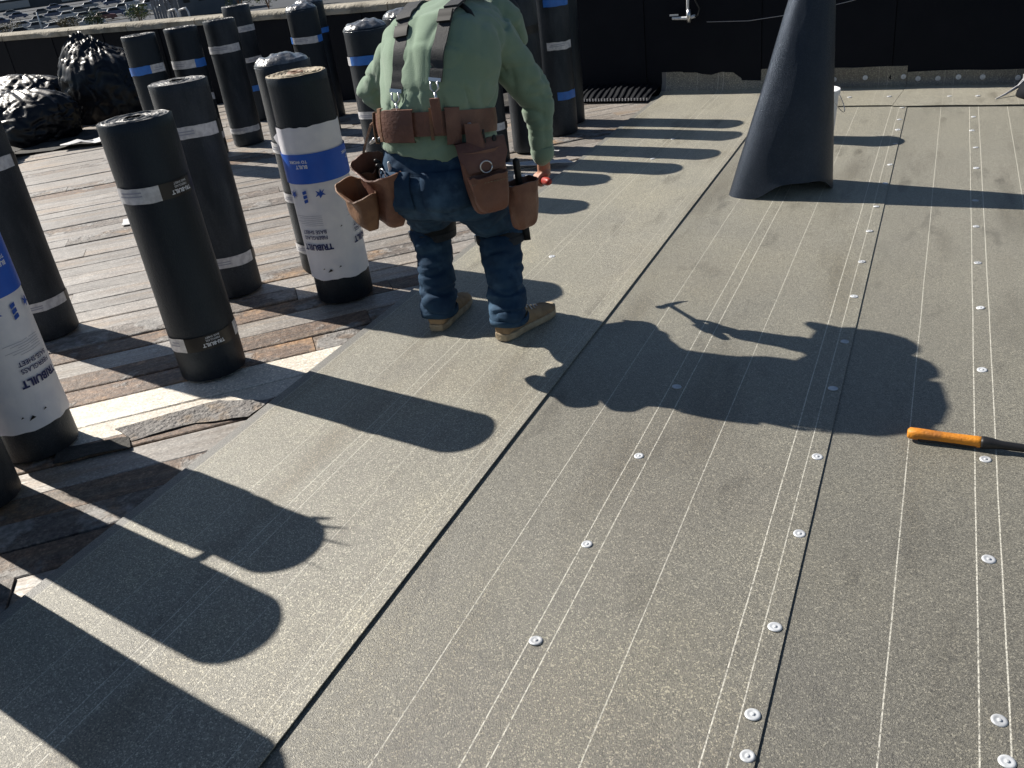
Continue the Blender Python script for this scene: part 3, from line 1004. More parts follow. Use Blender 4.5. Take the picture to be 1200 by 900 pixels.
# ------------------------------------------------------------------ orange handled tool lying on the right sheet
tl = empty('hand_tool', (.0, 0, 0))
tag(tl, 'orange rubber handled tool with a black shaft lying on the right sheet', 'tool')
ax = Vector((.998, -.045, 0)).normalized()
ay = Vector((.045, .998, 0))
o0 = Vector((.006, 2.417, .006))


def bar(stations, seg=14):
    rr = []
    for d, hw, hh, z in stations:
        rr.append([o0 + ax * d + ay * (hw * abs(math.cos(q)) ** .7 * (1 if math.cos(q) > 0 else -1)) + Vector((0, 0, z + hh * abs(math.sin(q)) ** .7 * (1 if math.sin(q) > 0 else -1))) for q in [2 * math.pi * k / seg for k in range(seg)]])
    return MB().loft(rr)
bar([(0, .010, .010, .016), (.006, .016, .015, .017), (.03, .0165, .0155, .017), (.08, .0145, .0145, .0165), (.13, .0145, .0142, .0165), (.18, .016, .0145, .0165), (.196, .0155, .014, .0165)]).build('grip', MT['orange_grip'], tl, True)
bar([(.190, .0175, .0155, .0165), (.197, .018, .016, .0165), (.215, .0165, .0145, .0165), (.24, .0125, .0105, .0155), (.36, .0115, .0085, .015), (.46, .012, .0075, .014), (.50, .018, .005, .012), (.56, .022, .002, .008)]).build('shaft', MT['cable'], tl, True)
bar([(.03, .0168, .006, .006), (.10, .0150, .006, .006), (.18, .0162, .006, .006)]).build('grip_underside', MT['black_rubber'], tl, True)

# ------------------------------------------------------------------ wall fittings
cl = empty('pipe_clamp', on_wall(-1.88, .6, .02))
tag(cl, 'small metal pipe clamp hanging on the dark wall', 'pipe fitting')
cl.rotation_euler = (0, 0, WA)
MB().tube([(.0, -.03, .30), (.0, -.035, .12), (-.005, -.035, .0)], .011, 10).build('pipe', MT['zinc'], cl, True)
MB().tube([(-.13, -.04, -.012), (.0, -.045, -.016), (.06, -.045, -.004)], [.012, .014, .014], 10).box((-.115, -.045, .012), (.07, .012, .012)).build('crossbar', MT['zinc'], cl, True, 40)
MB().tube([(.01, -.05, -.05), (.01, -.052, .0), (.012, -.05, .05)], [.014, .02, .014], 10).build('coupler', MT['steel'], cl, True)
MB().tube([(.03, -.04, .26), (.06, -.05, .12), (.10, -.05, .05), (.085, -.05, .0), (.03, -.05, -.015)], .006, 8).build('hose', MT['cable'], cl, True)
wr = MB().tube([on_wall(-1.73, .545, .05), on_wall(-1.4, .535, .05), on_wall(-1.0, .57, .05), on_wall(-.65, .63, .05), on_wall(-.2, .74, .05), on_wall(.1, .83, .045)], .0022, 6)
tag(wr.build('wire', MT['wire'], None, True), 'thin pale wire drooping across the dark wall', 'wire')


# crumpled things
def lump(name, c_, rad, label, cat, m_, seed, sub=5, crease=.25, group=None, yawr=0, peak=None):
    """slack sack: a soft pile with gathered folds and sharp creases"""
    bm = bmesh.new()
    bmesh.ops.create_icosphere(bm, subdivisions=sub, radius=1)
    q = Vector((seed, seed * 1.7, 0))
    for v in bm.verts:
        d = v.co.normalized()
        a = noise.noise(d * 1.1 + q) * .20
        ang = math.atan2(d.y, d.x)
        up_ = max(0, d.z)
        gather = (1 - 2 * abs(noise.noise(Vector((math.cos(ang) * 4.5, math.sin(ang) * 4.5, d.z * 1.3)) + q * 2))) * (.25 + .75 * up_)
        w2 = d + Vector((noise.noise(d * 3 + q), noise.noise(d * 3 + q * 2), noise.noise(d * 3 + q * 3))) * .35
        r2_ = 1 - 2.4 * abs(noise.noise(w2 * 4.2 + q * 3))
        r3 = 1 - 2.4 * abs(noise.noise(w2 * 10 + q * 5))
        p = d * (1 + a + crease * (.30 * gather + .15 * r2_ + .035 * r3))
        if p.z < -.45: p.z = -.45 - (p.z + .45) * .05
        if peak:
            pk = max(0, 1 - Vector((d.x - peak[0], d.y - peak[1])).length / .75) if d.z > 0 else 0
            p.z += pk ** 1.3 * peak[2] * (1 + .35 * gather)
        lowr = 1 + .12 * max(0, -d.z)
        v.co = Vector((p.x * rad[0] * lowr, p.y * rad[1] * lowr, (p.z + .46) * rad[2]))
    me = bpy.data.meshes.new(name)
    bm.to_mesh(me)
    bm.free()
    o = link(name, me, m_, None, True, 75)
    o.location = c_
    o.rotation_euler = (0, 0, yawr)
    tag(o, label, cat, group)
    return o


G_ = 'bin bags heaped by the parapet'
lump('garbage_bag', (-8.40, 7.48, -.005), (.52, .40, .50), 'big black bin bag standing against the parapet, nearest the back rolls', 'garbage bag', MT['bag'], 2.3, group=G_, peak=(-.3, 0, .28), sub=6)
lump('garbage_bag', (-9.35, 7.25, -.005), (.72, .42, .36), 'middle black bin bag with shiny crumpled top, behind the lowest bag', 'garbage bag', MT['bag'], 7.1, group=G_, sub=6)
lump('garbage_bag', (-8.55, 6.42, -.005), (.68, .45, .36), 'low black bin bag in front, cut by the left edge', 'garbage bag', MT['bag'], 4.4, group=G_, crease=.2, sub=6)
lump('felt_bundle', (.78, 6.95, .012), (.30, .26, .12), 'low dark bundle in the far right corner by the wall', 'bundle', MT['felt_black'], 9.2, sub=4)
rp = MB()
rp.tube([(.34, 6.86, .012), (.40, 6.92, .03), (.47, 7.0, .06), (.52, 7.1, .11), (.57, 7.22, .17), (.60, 7.35, .25), (.615, 7.38, .33)], [.004, .009, .012, .010, .013, .010, .006], 7, sx=.45)
rp.tube([(.45, 6.98, .05), (.50, 7.02, .09), (.50, 7.1, .12)], [.003, .006, .002], 6)
tag(rp.build('torn_strip', MT['label'], None, True), 'pale twisted torn strip rising from the far right corner', 'strip')


def scrap(pts, z, m_, name, label, cat, group, amp=.012, th=.003, seed=0, n=14):
    """irregular flat torn piece with curl and thickness"""
    cx = sum(p[0] for p in pts) / len(pts); cy = sum(p[1] for p in pts) / len(pts)
    per = []
    for i in range(len(pts)):
        a, b = Vector(pts[i]), Vector(pts[(i + 1) % len(pts)])
        for k in range(6):
            q = a.lerp(b, k / 6)
            j = Vector((noise.noise(Vector((q.x * 9, q.y * 9, seed))), noise.noise(Vector((q.x * 9, q.y * 9, seed + 9))))) * .03 * (b - a).length ** .5
            per.append(q + j)
    rings = []
    for f_ in (1, .8, .55, .3, .08):
        ring = []
        for p in per:
            x_, y_ = cx + (p.x - cx) * f_, cy + (p.y - cy) * f_
            ring.append(Vector((x_, y_, z + amp * (.5 + .8 * noise.noise(Vector((x_ * 7, y_ * 7, seed)))) + amp * .35 * abs(noise.noise(Vector((x_ * 24, y_ * 24, seed)))))))
        rings.append(ring)
    low = [[p - Vector((0, 0, th)) for p in r_] for r_ in rings]
    o = MB().loft(low[::-1] + rings).build(name, m_, None, True, 40)
    tag(o, label, cat, group)
    return o


g = 'torn felt scraps on the planks'
scrap([(-8.0, 5.75), (-7.0, 6.35), (-7.2, 6.9), (-8.6, 6.7), (-9.2, 6.1)], .0, MT['scrap'], 'felt_scrap', 'large dark torn felt sheet spread before the bin bags', 'felt scrap', g, .03, seed=1)
scrap([(-7.45, 6.55), (-7.0, 6.75), (-6.95, 7.15), (-7.6, 7.25), (-7.9, 6.95)], .02, MT['scrap_pale'], 'felt_scrap', 'pale olive felt scrap lying right of the big bin bag', 'felt scrap', g, .03, seed=2)
scrap([(-7.55, 5.95), (-6.95, 6.25), (-7.0, 6.36), (-7.6, 6.1)], .02, MT['paper_white'], 'paper_scrap', 'curled white scrap at the edge of the dark torn felt', 'scrap', g, .05, seed=3)
scrap([(-8.5, 5.4), (-7.7, 5.55), (-7.9, 5.85), (-8.9, 5.8)], .03, MT['scrap'], 'felt_scrap', 'crumpled dark felt piece below the lowest bin bag', 'felt scrap', g, .06, seed=4)
scrap([(-2.86, 5.22), (-2.12, 5.36), (-2.20, 5.44), (-2.56, 5.36)], .012, MT['paper_white'], 'paper_scrap', 'pointed white paper scrap on the sheet behind the man\'s right hand', 'scrap', g, .012, seed=5)
scrap([(-4.75, 4.0), (-4.25, 4.28), (-4.35, 4.31), (-4.85, 4.11)], -.002, MT['paper_white'], 'paper_scrap', 'thin white sliver on the planks behind the left edge rolls', 'scrap', g, .006, seed=6)
scrap([(-2.62, 1.90), (-2.36, 2.16), (-2.15, 2.20), (-2.16, 2.08), (-2.34, 2.0), (-2.50, 1.84)], -.009, MT['scrap_grey'], 'felt_scrap', 'blistered grey felt remnant beside the sheet edge below the pale plank', 'felt scrap', g, .009, seed=7, th=.002)
scrap([(-2.72, 1.72), (-2.52, 1.86), (-2.46, 1.8), (-2.66, 1.64)], -.004, MT['scrap'], 'felt_scrap', 'small dark felt remnant near the wrapped roll at left edge', 'felt scrap', g, .012, seed=8)
scrap([(-4.4, 6.55), (-3.6, 6.7), (-3.65, 6.95), (-4.5, 6.85)], .01, MT['paper_white'], 'paper_scrap', 'crumpled white scraps at the wall foot left of the man', 'scrap', g, .06, seed=9)
scrap([(-4.3, 6.9), (-3.3, 7.0), (-3.4, 7.5), (-4.5, 7.6)], .01, MT['scrap'], 'felt_scrap', 'dark rumpled felt along the wall foot left of the man', 'felt scrap', g, .10, seed=10)
for i, (x, y) in enumerate(((-2.42, 5.52), (-2.36, 5.60))):
    scrap([(x - .05, y - .02), (x + .05, y - .01), (x + .04, y + .03), (x - .04, y + .03)], .014, MT['paper_white'], 'paper_scrap',
          ('small crumpled white scrap at the foot of the silver banded roll', 'tiny white scrap right of the silver banded roll\'s foot')[i], 'scrap', g, .03, seed=12 + i)

# ribbed black drainage mat folded at the foot of the wall
mt_ = MB()
rr = []
for j in range(9):
    y_ = 7.30 + .34 * j / 8
    ring = []
    for i in range(61):
        x_ = -2.95 + .80 * i / 60
        z_ = .02 + .012 * (1 if i % 4 < 2 else 0) + .03 * noise.noise(Vector((x_ * 5, y_ * 5, 2))) + .05 * j / 8
        ring.append(Vector((x_, y_ - .092 * (x_ + 2.95), z_)))
    rr.append(ring)
low = [[Vector((p.x, p.y, .008)) for p in rr[0]]]
mt_.loft(low + rr, False, False, closed=False)
mo = mt_.build('drainage_mat', MT['felt_black'], None, True, 30)
tag(mo, 'ribbed black mat folded at the wall foot left of the turned up sheet', 'mat')
eg = MB()
for i in range(0, 60, 2):
    x_ = -2.95 + .80 * i / 60
    eg.box((x_ + .006, 7.292 - .092 * (x_ + 2.95), .022), (.010, .006, .020))
eg.build('ribbed_edge', MT['label'], mo)


# ------------------------------------------------------------------ the man at work (K: survey units to metres)
K = 1.094
def P(x, y, z):
    return Vector((x * K, y * K, z * K))


man = empty('person', P(-1.49, 2.68, 0))
tag(man, 'bent over person in green hooded top, jeans and tan boots, seen from behind', 'person')
man_off = -man.location


def mput(o, parent=None):
    """parent in place"""
    o.parent = parent or man
    if parent is None:
        o.location = man_off
    return o


LA, RA = P(-1.640, 2.655, .075), P(-1.338, 2.628, .075)
LK, RK = P(-1.70, 2.82, .365), P(-1.415, 2.81, .36)
LH, RH = P(-1.585, 2.54, .60), P(-1.405, 2.54, .60)
LS, RS = P(-1.645, 2.735, 1.02), P(-1.330, 2.80, .985)
LE, RE = P(-1.846, 2.79, .850), P(-1.262, 2.90, .785)
LW, RW = P(-1.742, 2.90, .705), P(-1.262, 2.905, .575)
HEAD = P(-1.435, 3.02, 1.015)
hfwd = Vector((-.25, .62, -.74)).normalized()       # where the face looks
hup = Vector((.0, .77, .64)); hup = (hup - hfwd * hup.dot(hfwd)).normalized()
hrt = hfwd.cross(hup)

# hammer: handle runs from the right hand forward, its head beyond the pouch
HB, HH = P(-1.256, 2.885, .498), P(-1.42, 3.085, .455)
hd = (HH - HB).normalized()

# --- body (skin)
b = MB()
b.ball(HEAD, (.075, .095, .10))
rm = Matrix((hrt, hup, hfwd)).transposed()
def hp(x, y, z):
    return HEAD + hrt * x + hup * y + hfwd * z
b.tube([hp(0, -.055, .03), hp(0, .01, .0), hp(0, .055, -.01)], [.066, .078, .066], 14, True)
b.tube([hp(0, -.03, .07), hp(0, -.075, .06)], [.045, .034], 10, True)
b.tube([hp(0, .01, .088), hp(0, -.024, .104)], [.008, .014], 8, True)
b.tube([hp(-.018, -.048, .098), hp(.018, -.048, .098)], [.007, .007], 8, True)
for sx_ in (-1, 1):
    b.tube([hp(sx_ * .08, .015, -.005), hp(sx_ * .082, -.02, .0)], [.013, .009], 8, True)
b.tube([hp(0, -.05, -.04), P(-1.435, 2.92, 1.01), P(-1.45, 2.84, 1.0)], [.052, .056, .07], 12, True)
b.tube([P(-1.455, 2.80, .99), P(-1.47, 2.70, .98), P(-1.48, 2.61, .87), P(-1.49, 2.565, .70), P(-1.49, 2.54, .60)], [.09, .115, .12, .12, .11], 14, True)
for S_, E_, W_ in ((LS, LE, LW), (RS, RE, RW)):
    b.tube([P(-1.465, 2.76, .99), S_.lerp(P(-1.465, 2.76, .99), .15), S_], [.07, .055, .05], 12, True)
    b.tube([S_, S_.lerp(E_, .5), E_, E_.lerp(W_, .4), W_], [.05, .043, .036, .034, .024], 12, True)
for H_, K_, A_ in ((LH, LK, LA), (RH, RK, RA)):
    b.tube([P(-1.49, 2.54, .60), H_, H_.lerp(K_, .5), K_, K_.lerp(A_, .4), A_], [.09, .085, .07, .052, .05, .036], 12, True)
# right hand closed round the hammer handle
side = (RW - HB) - hd * (RW - HB).dot(hd)
side.normalize()                                    # from the handle up to the wrist
oth = hd.cross(side)
pc = HB + hd * .045
palm = pc + side * .030 + oth * .012
b.tube([RW, RW.lerp(palm, .55), palm + hd * .0], [.024, .027, .026], 12, True)
b.tube([pc + side * .028 + oth * .014 - hd * .030, pc + side * .030 + oth * .014 + hd * .036], [.017, .017], 10, True)
for i in range(4):
    q = pc + hd * (-.030 + .0215 * i)
    ln = (2.75, 3.1, 3.0, 2.9)[i]
    pts = []
    for k in range(7):
        a = .35 - ln * k / 6 * 1.05
        rr_ = .026 - .001 * k
        pts.append(q + side * (rr_ * math.cos(a)) + oth * (rr_ * math.sin(a) * -1) * -1)
    b.tube(pts, [.0095, .0095, .009, .009, .0085, .008, .0072], 8, True)
b.tube([pc + side * .026 + oth * .022 + hd * .02, pc + side * .008 + oth * .030 + hd * .045, pc - side * .010 + oth * .022 + hd * .062, pc - side * .018 + oth * .010 + hd * .070], [.012, .0105, .0095, .0085], 8, True)
# left hand, relaxed
ld = Vector((.18, .55, -.8)).normalized()
lside = ld.cross(Vector((0, 0, 1))).normalized()
lpal = LW + ld * .055
b.tube([LW, LW + ld * .03, lpal], [.024, .027, .028], 10, True)
b.tube([lpal - lside * .026 + ld * .012, lpal + lside * .026 + ld * .012], [.016, .016], 10, True)
for i, l_ in enumerate((.062, .074, .070, .056)):
    q = lpal + lside * (-.028 + .019 * i) + ld * .02
    curl = Vector((.5, -.6, -.2)).normalized()
    b.tube([q, q + ld * l_ * .45, q + ld * l_ * .75 + curl * .010, q + ld * l_ * .95 + curl * .026], [.009, .0088, .0082, .0075], 8, True)
b.tube([LW + ld * .03 + lside * .02, lpal + lside * .045 + ld * .0, lpal + lside * .05 + ld * .035], [.012, .0105, .009], 8, True)
body = link('body', skin(b, .0055, 2), MT['skin'], None, True)
mput(body)
for sx_ in (-.03, .03):
    mput(MB().ball(hp(sx_, .012, .076), .012, 10, 7).build('eye', MT['eye'], None, True))
mput(MB().ball(hp(0, -.005, -.035), (.078, .082, .082)).build('hair', MT['hair'], None, True))
# cap with brim
cp = MB()
rings = []
for i in range(8):
    t_ = i / 7 * 1.5
    rings.append([hp(.094 * math.cos(t_) * math.cos(q), .012 + .10 * math.sin(t_), .108 * math.cos(t_) * math.sin(q) - .004) for q in [2 * math.pi * k / 28 for k in range(28)]])
cp.loft(rings, False, True)
cap = mput(cp.build('cap', MT['cap'], None, True))
br = []
for i in range(5):
    d = i / 4
    br.append([hp((.088 - .012 * d) * math.sin(q), .018 - .006 * abs(q) * 4 * .25 - .018 * d, (.10 + .075 * d * math.cos(q * .8)) * math.cos(q) ** .5 if math.cos(q) > 0 else 0) for q in [R(-75 + 150 * k / 12) for k in range(13)]])
me = eval_mesh(MB().loft(br, False, False, closed=False).mesh('b'), [('SOLIDIFY', dict(thickness=.004))])
bo = link('brim', me, MT['cap'], cap, True)


# --- clothing
def ell(c_, w_, d_, tilt, n=36, p=2.3, roll_=0.0, skew=0.0):
    """ring across a body axis tilted forward by tilt degrees"""
    c_ = P(*c_)
    ax_, t = Vector((1, 0, 0)), R(tilt)
    dn = Vector((0, -math.cos(t), math.sin(t)))        # towards the back
    rot = Matrix.Rotation(R(roll_), 3, 'Y')
    out = []
    for k in range(n):
        q = 2 * math.pi * k / n
        cc, ss = math.cos(q), math.sin(q)
        e = 2 / p
        x_ = w_ * K * abs(cc) ** e * (1 if cc > 0 else -1)
        y_ = d_ * K * abs(ss) ** e * (1 if ss > 0 else -1)
        x_ += skew * w_ * K * max(0, ss) ** 2
        out.append(c_ + rot @ (ax_ * x_ + dn * y_))
    return out


def folds(co, q, f1, f2, a1, a2):
    v = Vector(co)
    r1 = 1 - 2 * abs(noise.noise(Vector((v.x * f1[0], v.y * f1[1], v.z * f1[2])) + Vector((q, 0, 0))))
    r2_ = noise.noise(Vector((v.x * f2[0], v.y * f2[1], v.z * f2[2])) + Vector((0, q, 0)))
    return a1 * r1 + a2 * r2_


hb = MB()
hb.loft([ell((-1.49, 2.590, .70), .188, .185, 2, roll_=9), ell((-1.49, 2.595, .735), .188, .187, 5, roll_=5), ell((-1.49, 2.600, .775), .172, .177, 7),
         ell((-1.487, 2.607, .82), .184, .189, 9, p=1.9, skew=.15), ell((-1.482, 2.62, .89), .206, .203, 14, p=1.65, roll_=3, skew=.3), ell((-1.475, 2.635, .96), .218, .197, 23, p=1.55, roll_=5, skew=.36),
         ell((-1.472, 2.66, 1.02), .210, .156, 42, p=1.6, roll_=7, skew=.36), ell((-1.465, 2.74, 1.035), .190, .130, 62, p=1.8, roll_=9, skew=.25), ell((-1.45, 2.82, 1.03), .14, .11, 80, roll_=5), ell((-1.435, 2.90, 1.015), .09, .085, 88)])
for S_, E_, W_, bulge in ((LS, LE, LW, .78), (RS, RE, RW, .84)):
    inn = S_.lerp(P(-1.47, 2.72, .98), .4)
    hb.tube([inn, S_, S_.lerp(E_, .35), S_.lerp(E_, .7), E_, E_.lerp(W_, .25), E_.lerp(W_, .55), E_.lerp(W_, .82), E_.lerp(W_, .95)],
            [.125 * bulge, .105 * bulge, .092 * bulge, .083 * bulge, .078 * bulge, .070 * bulge, .060 * bulge, .052 * bulge, .044], 18, True)
# collapsed hood round the nape
hb.tube([P(-1.545, 2.95, .97), P(-1.55, 2.90, 1.04), P(-1.50, 2.86, 1.085), P(-1.44, 2.85, 1.095), P(-1.375, 2.865, 1.085), P(-1.335, 2.91, 1.04), P(-1.335, 2.97, .97)],
        [.04, .052, .06, .064, .06, .052, .04], 14, True)


def crease(v, f, q, k=6.0):
    """narrow valleys of pulled cloth"""
    u = Vector((v.x * f[0] + q, v.y * f[1], v.z * f[2] - q))
    u += Vector((noise.noise(u * .7), noise.noise(u * .7 + Vector((5, 0, 0))), 0)) * .5
    return max(0.0, 1 - abs(noise.noise(u)) * k) ** 1.4


def hood_wr(co, n):
    zz = co.z / K
    d = folds(co, 3.3, (3, 3, 3.5), (12, 10, 14), .003, .0015)
    d -= .006 * crease(co, (11, 4, 2.6), 2.0, 3.0) + .004 * crease(co, (6, 6, 11), 6.0, 5.0)
    blouse = max(0, 1 - abs(zz - .86) / .09)
    d += .010 * blouse - .012 * blouse * crease(co, (16, 6, 4), 1.0, 3)
    for E_, f_ in ((RE, (5, 5, 17)), (LE, (7, 7, 16))):
        near = max(0, 1 - (co - E_).length / .24)
        d -= near * .012 * crease(co, f_, 3.0, 4) - near * .002
    near = max(0, 1 - (co - RS).length / .2)
    d -= near * .016 * crease(co, (12, 10, 7), 8.0, 4)
    return d


hoodie_me = skin(hb, .0085, 6, hood_wr)
hoodie = mput(link('hooded_top', hoodie_me, MT['hoodie'], None, True))
hb_bvh = BVHTree.FromPolygons([v.co for v in hoodie_me.vertices], [tuple(p.vertices) for p in hoodie_me.polygons])
cf = MB()
for W_, E_ in ((LW, LE), (RW, RE)):
    d = (W_ - E_).normalized()
    cf.tube([W_ - d * .045, W_ - d * .03, W_ - d * .005, W_ + d * .004], [.044, .047, .043, .039], 18)
    q = cf.build('cuff', MT['hoodie'], None, True, 50)
    mput(q)
    cf = MB()

jb = MB()
jb.loft([ell((-1.488, 2.56, .765), .160, .126, 6), ell((-1.49, 2.555, .70), .170, .136, 4), ell((-1.493, 2.548, .62), .192, .156, 4), ell((-1.495, 2.552, .54), .192, .152, 6), ell((-1.497, 2.565, .485), .176, .13, 6)])
for H_, K_, A_, k in ((LH, LK, LA, -1), (RH, RK, RA, 1)):
    dwn = Vector((0, 0, -.004))
    jb.tube([H_ + Vector((0, 0, .02)), H_.lerp(K_, .3), H_.lerp(K_, .65), K_ + Vector((0, -.012, .0)), K_.lerp(A_, .3) + Vector((0, -.02, 0)), K_.lerp(A_, .6) + Vector((0, -.014, 0)), K_.lerp(A_, .85), A_ + Vector((0, .0, .012))],
            [.106, .105, .095, .083, .077, .072, .069, .072], 20, True)


def jean_wr(co, n):
    zz = co.z / K
    low = max(0, 1 - abs(zz - .14) / .13)
    kn = max(0, 1 - abs(zz - .34) / .12)
    d = folds(co, 8.8, (8, 7, 10), (20, 18, 24), .008, .004)
    d -= (.012 * low + .004) * crease(co, (6, 6, 22), 4.0, 4)
    d -= .009 * (kn + .3) * crease(co, (7, 5, 16), 9.0, 4)
    d += low * .008 * (1 - 2 * abs(noise.noise(Vector((co.x * 5, co.y * 6, co.z * 24)))))
    d += kn * .013 * (1 - 2 * abs(noise.noise(Vector((co.x * 6 + 4, co.y * 4, co.z * 20)))))
    st_ = max(0, 1 - abs(zz - .53) / .1)
    d += st_ * .008 * (1 - 2 * abs(noise.noise(Vector((co.x * 4 + 9, co.y * 4, co.z * 13 + abs(co.x + 1.625) * 8)))))
    return d


jeans_me = skin(jb, .008, 4, jean_wr)
# open hems: cut flat just above the boots
bm = bmesh.new(); bm.from_mesh(jeans_me)
bmesh.ops.bisect_plane(bm, geom=list(bm.verts) + list(bm.edges) + list(bm.faces), plane_co=(0, 0, .068), plane_no=(0, 0, 1), clear_inner=True)
bm.to_mesh(jeans_me); bm.free()
jeans = mput(link('jeans', jeans_me, MT['denim'], None, True))
for A_ in (LA, RA):
    rg_ = []
    for dz, rr_ in ((-.012, .076), (-.012, .080), (.006, .081), (.012, .077)):
        rg_.append([Vector((A_.x + rr_ * math.cos(q) * .98, A_.y + .002 + rr_ * math.sin(q), .078 + dz + .003 * math.sin(3 * q))) for q in [2 * math.pi * k / 28 for k in range(28)]])
    MB().loft(rg_, False, False).build('hem', MT['denim'], jeans, True)
# back pockets
for x_ in (-1.575, -1.40):
    vs_ = []
    for j in range(6):
        for i in range(6):
            o_ = Vector(((x_ + (i - 2.5) * .027) * K, 1.5, (.60 + (j - 2.5) * .026 + (.012 * abs(i - 2.5) / 2.5 if j == 0 else 0)) * K))
            bv = BVHTree.FromPolygons([v.co for v in jeans_me.vertices], [tuple(p.vertices) for p in jeans_me.polygons]) if i == 0 and j == 0 else bv
            h_ = bv.ray_cast(o_, Vector((0, 1, 0)))
            vs_.append(h_[0] + h_[1] * .004 if h_[0] else o_)
    me = eval_mesh(MB().add(vs_, [(j * 6 + i, j * 6 + i + 1, j * 6 + i + 7, j * 6 + i + 6) for j in range(5) for i in range(5)]).mesh('pk'), [('SOLIDIFY', dict(thickness=.005))])
    link('back_pocket', me, MT['denim'], jeans, True)


# --- boots
def boot(heel, toe, name='boot'):
    heel, toe = P(*heel), P(*toe)
    f_ = (toe - heel); L_ = f_.length; f_.normalize()
    s_ = Vector((f_.y, -f_.x, 0))
    st = [(-.012, .026, .07), (.0, .038, .095), (.05, .041, .120), (.10, .042, .110), (.15, .046, .085), (.20, .050, .066), (.24, .049, .060), (.27, .040, .052), (.285, .022, .040)]
    sc = L_ / .27
    rr = []
    for d, hw, hz in st:
        ring = []
        for k in range(18):
            q = 2 * math.pi * k / 18
            cc, ss = math.cos(q), math.sin(q)
            z_ = .016 + (hz - .016) * (.5 + .5 * ss) if True else 0
            wf = (abs(cc) ** .75) * (1 if cc > 0 else -1) * (1 - .18 * max(0, ss) ** 2)
            ring.append(heel + f_ * (d * sc) + s_ * (hw * wf) + Vector((0, 0, z_)))
        rr.append(ring)
    mb = MB().loft(rr)
    mb.tube([heel + f_ * .045 + Vector((0, 0, .06)), heel + f_ * .05 + Vector((0, 0, .105))], [.040, .036], 16)
    me = skin(mb, .006, 4, lambda co, n: .002 * (1 - 2 * abs(noise.noise(co * 22))) + .001 * noise.noise(co * 60))
    bo_ = mput(link(name, me, MT['suede'], None, True))
    out = [(-.02, .0), (-.014, .028), (.02, .042), (.09, .040), (.16, .047), (.22, .053), (.265, .044), (.29, .022), (.297, .0)]
    poly = [(d, w_) for d, w_ in out] + [(d, -w_) for d, w_ in out[-2:0:-1]]
    rings = []
    for z_, k in ((.006, .96), (.010, 1.0), (.020, 1.02), (.026, 1.03), (.032, 1.0), (.034, .9)):
        rings.append([heel + f_ * (d * sc) + s_ * (w_ * k) + Vector((0, 0, z_ + (.010 if d > .27 else 0))) for d, w_ in poly])
    MB().loft(rings).build('sole', MT['sole'], bo_, True, 40)
    lc = MB()
    for i in range(4):
        d = .115 + .026 * i
        hz = .118 - .017 * i
        lc.tube([heel + f_ * (d * sc) + s_ * .034 + Vector((0, 0, hz - .018)), heel + f_ * ((d + .008) * sc) + Vector((0, 0, hz + .003)), heel + f_ * ((d + .015) * sc) - s_ * .034 + Vector((0, 0, hz - .018))], .003, 6)
    lc.build('lace', MT['label'], bo_, True)
boot((-1.634, 2.612, .004), (-1.652, 2.868, .004))
boot((-1.347, 2.580, .004), (-1.268, 2.822, .004))

# --- knee pads with straps
for K_, A_, sgn in ((LK, LA, -1), (RK, RA, 1)):
    d = (K_ - A_).normalized()
    c_ = K_ + d * .012
    rg_ = []
    for dz, rr_ in ((-.055, .088), (-.05, .096), (.0, .100), (.05, .103), (.055, .096)):
        rg_.append([c_ + d * dz + Vector((rr_ * math.cos(q), rr_ * math.sin(q) * .95 - .010, 0)) for q in [2 * math.pi * k / 30 for k in range(30)]])
    pad = mput(MB().loft(rg_, False, False).build('knee_pad', MT['black_rubber'], None, True, 50))
    rg_ = []
    for dz, rr_ in ((-.066, .092), (-.066, .0975), (-.036, .0985), (-.036, .094)):
        rg_.append([c_ + d * (dz - .01) + Vector((rr_ * math.cos(q), rr_ * math.sin(q) * .95 - .012, 0)) for q in [2 * math.pi * k / 30 for k in range(30)]])
    MB().loft(rg_, False, False).build('strap', MT['webbing'], pad, True, 50)
    MB().box(c_ + d * -.062 + Vector((-.098, -.03, 0)), (.008, .03, .03), None, .003).build('buckle', MT['steel'], pad)
# pull tab by the right knee
mput(MB().tube([RK + Vector((.085, -.02, .03)), RK + Vector((.115, -.02, -.01)), RK + Vector((.12, -.025, -.055))], [.014, .018, .016], 8, sx=.35).build('pad_tab', MT['black_rubber'], None, True))

# ------------------------------------------------------------------ tool belt (worn, a thing of its own)
tb = empty('tool_belt', P(-1.475, 2.57, .78))
tag(tb, 'brown leather tool belt with pouches and grey webbing braces worn by the man', 'tool belt')
tbo = -tb.location


def tput(o, parent=None):
    if parent is None:
        o.parent = tb; o.location = tbo
    else:
        o.parent = parent
    return o


def belt_ring(dz, grow, tilt=10):
    return ell((-1.49, 2.592 + dz * .12, .782 + dz), .176 + grow, .180 + grow, tilt, 44)
MBb = MB().loft([belt_ring(-.034, .004), belt_ring(-.036, .012), belt_ring(.0, .015), belt_ring(.036, .012), belt_ring(.034, .004)], False, False)
tput(MBb.build('belt', MT['leather'], None, True, 50))
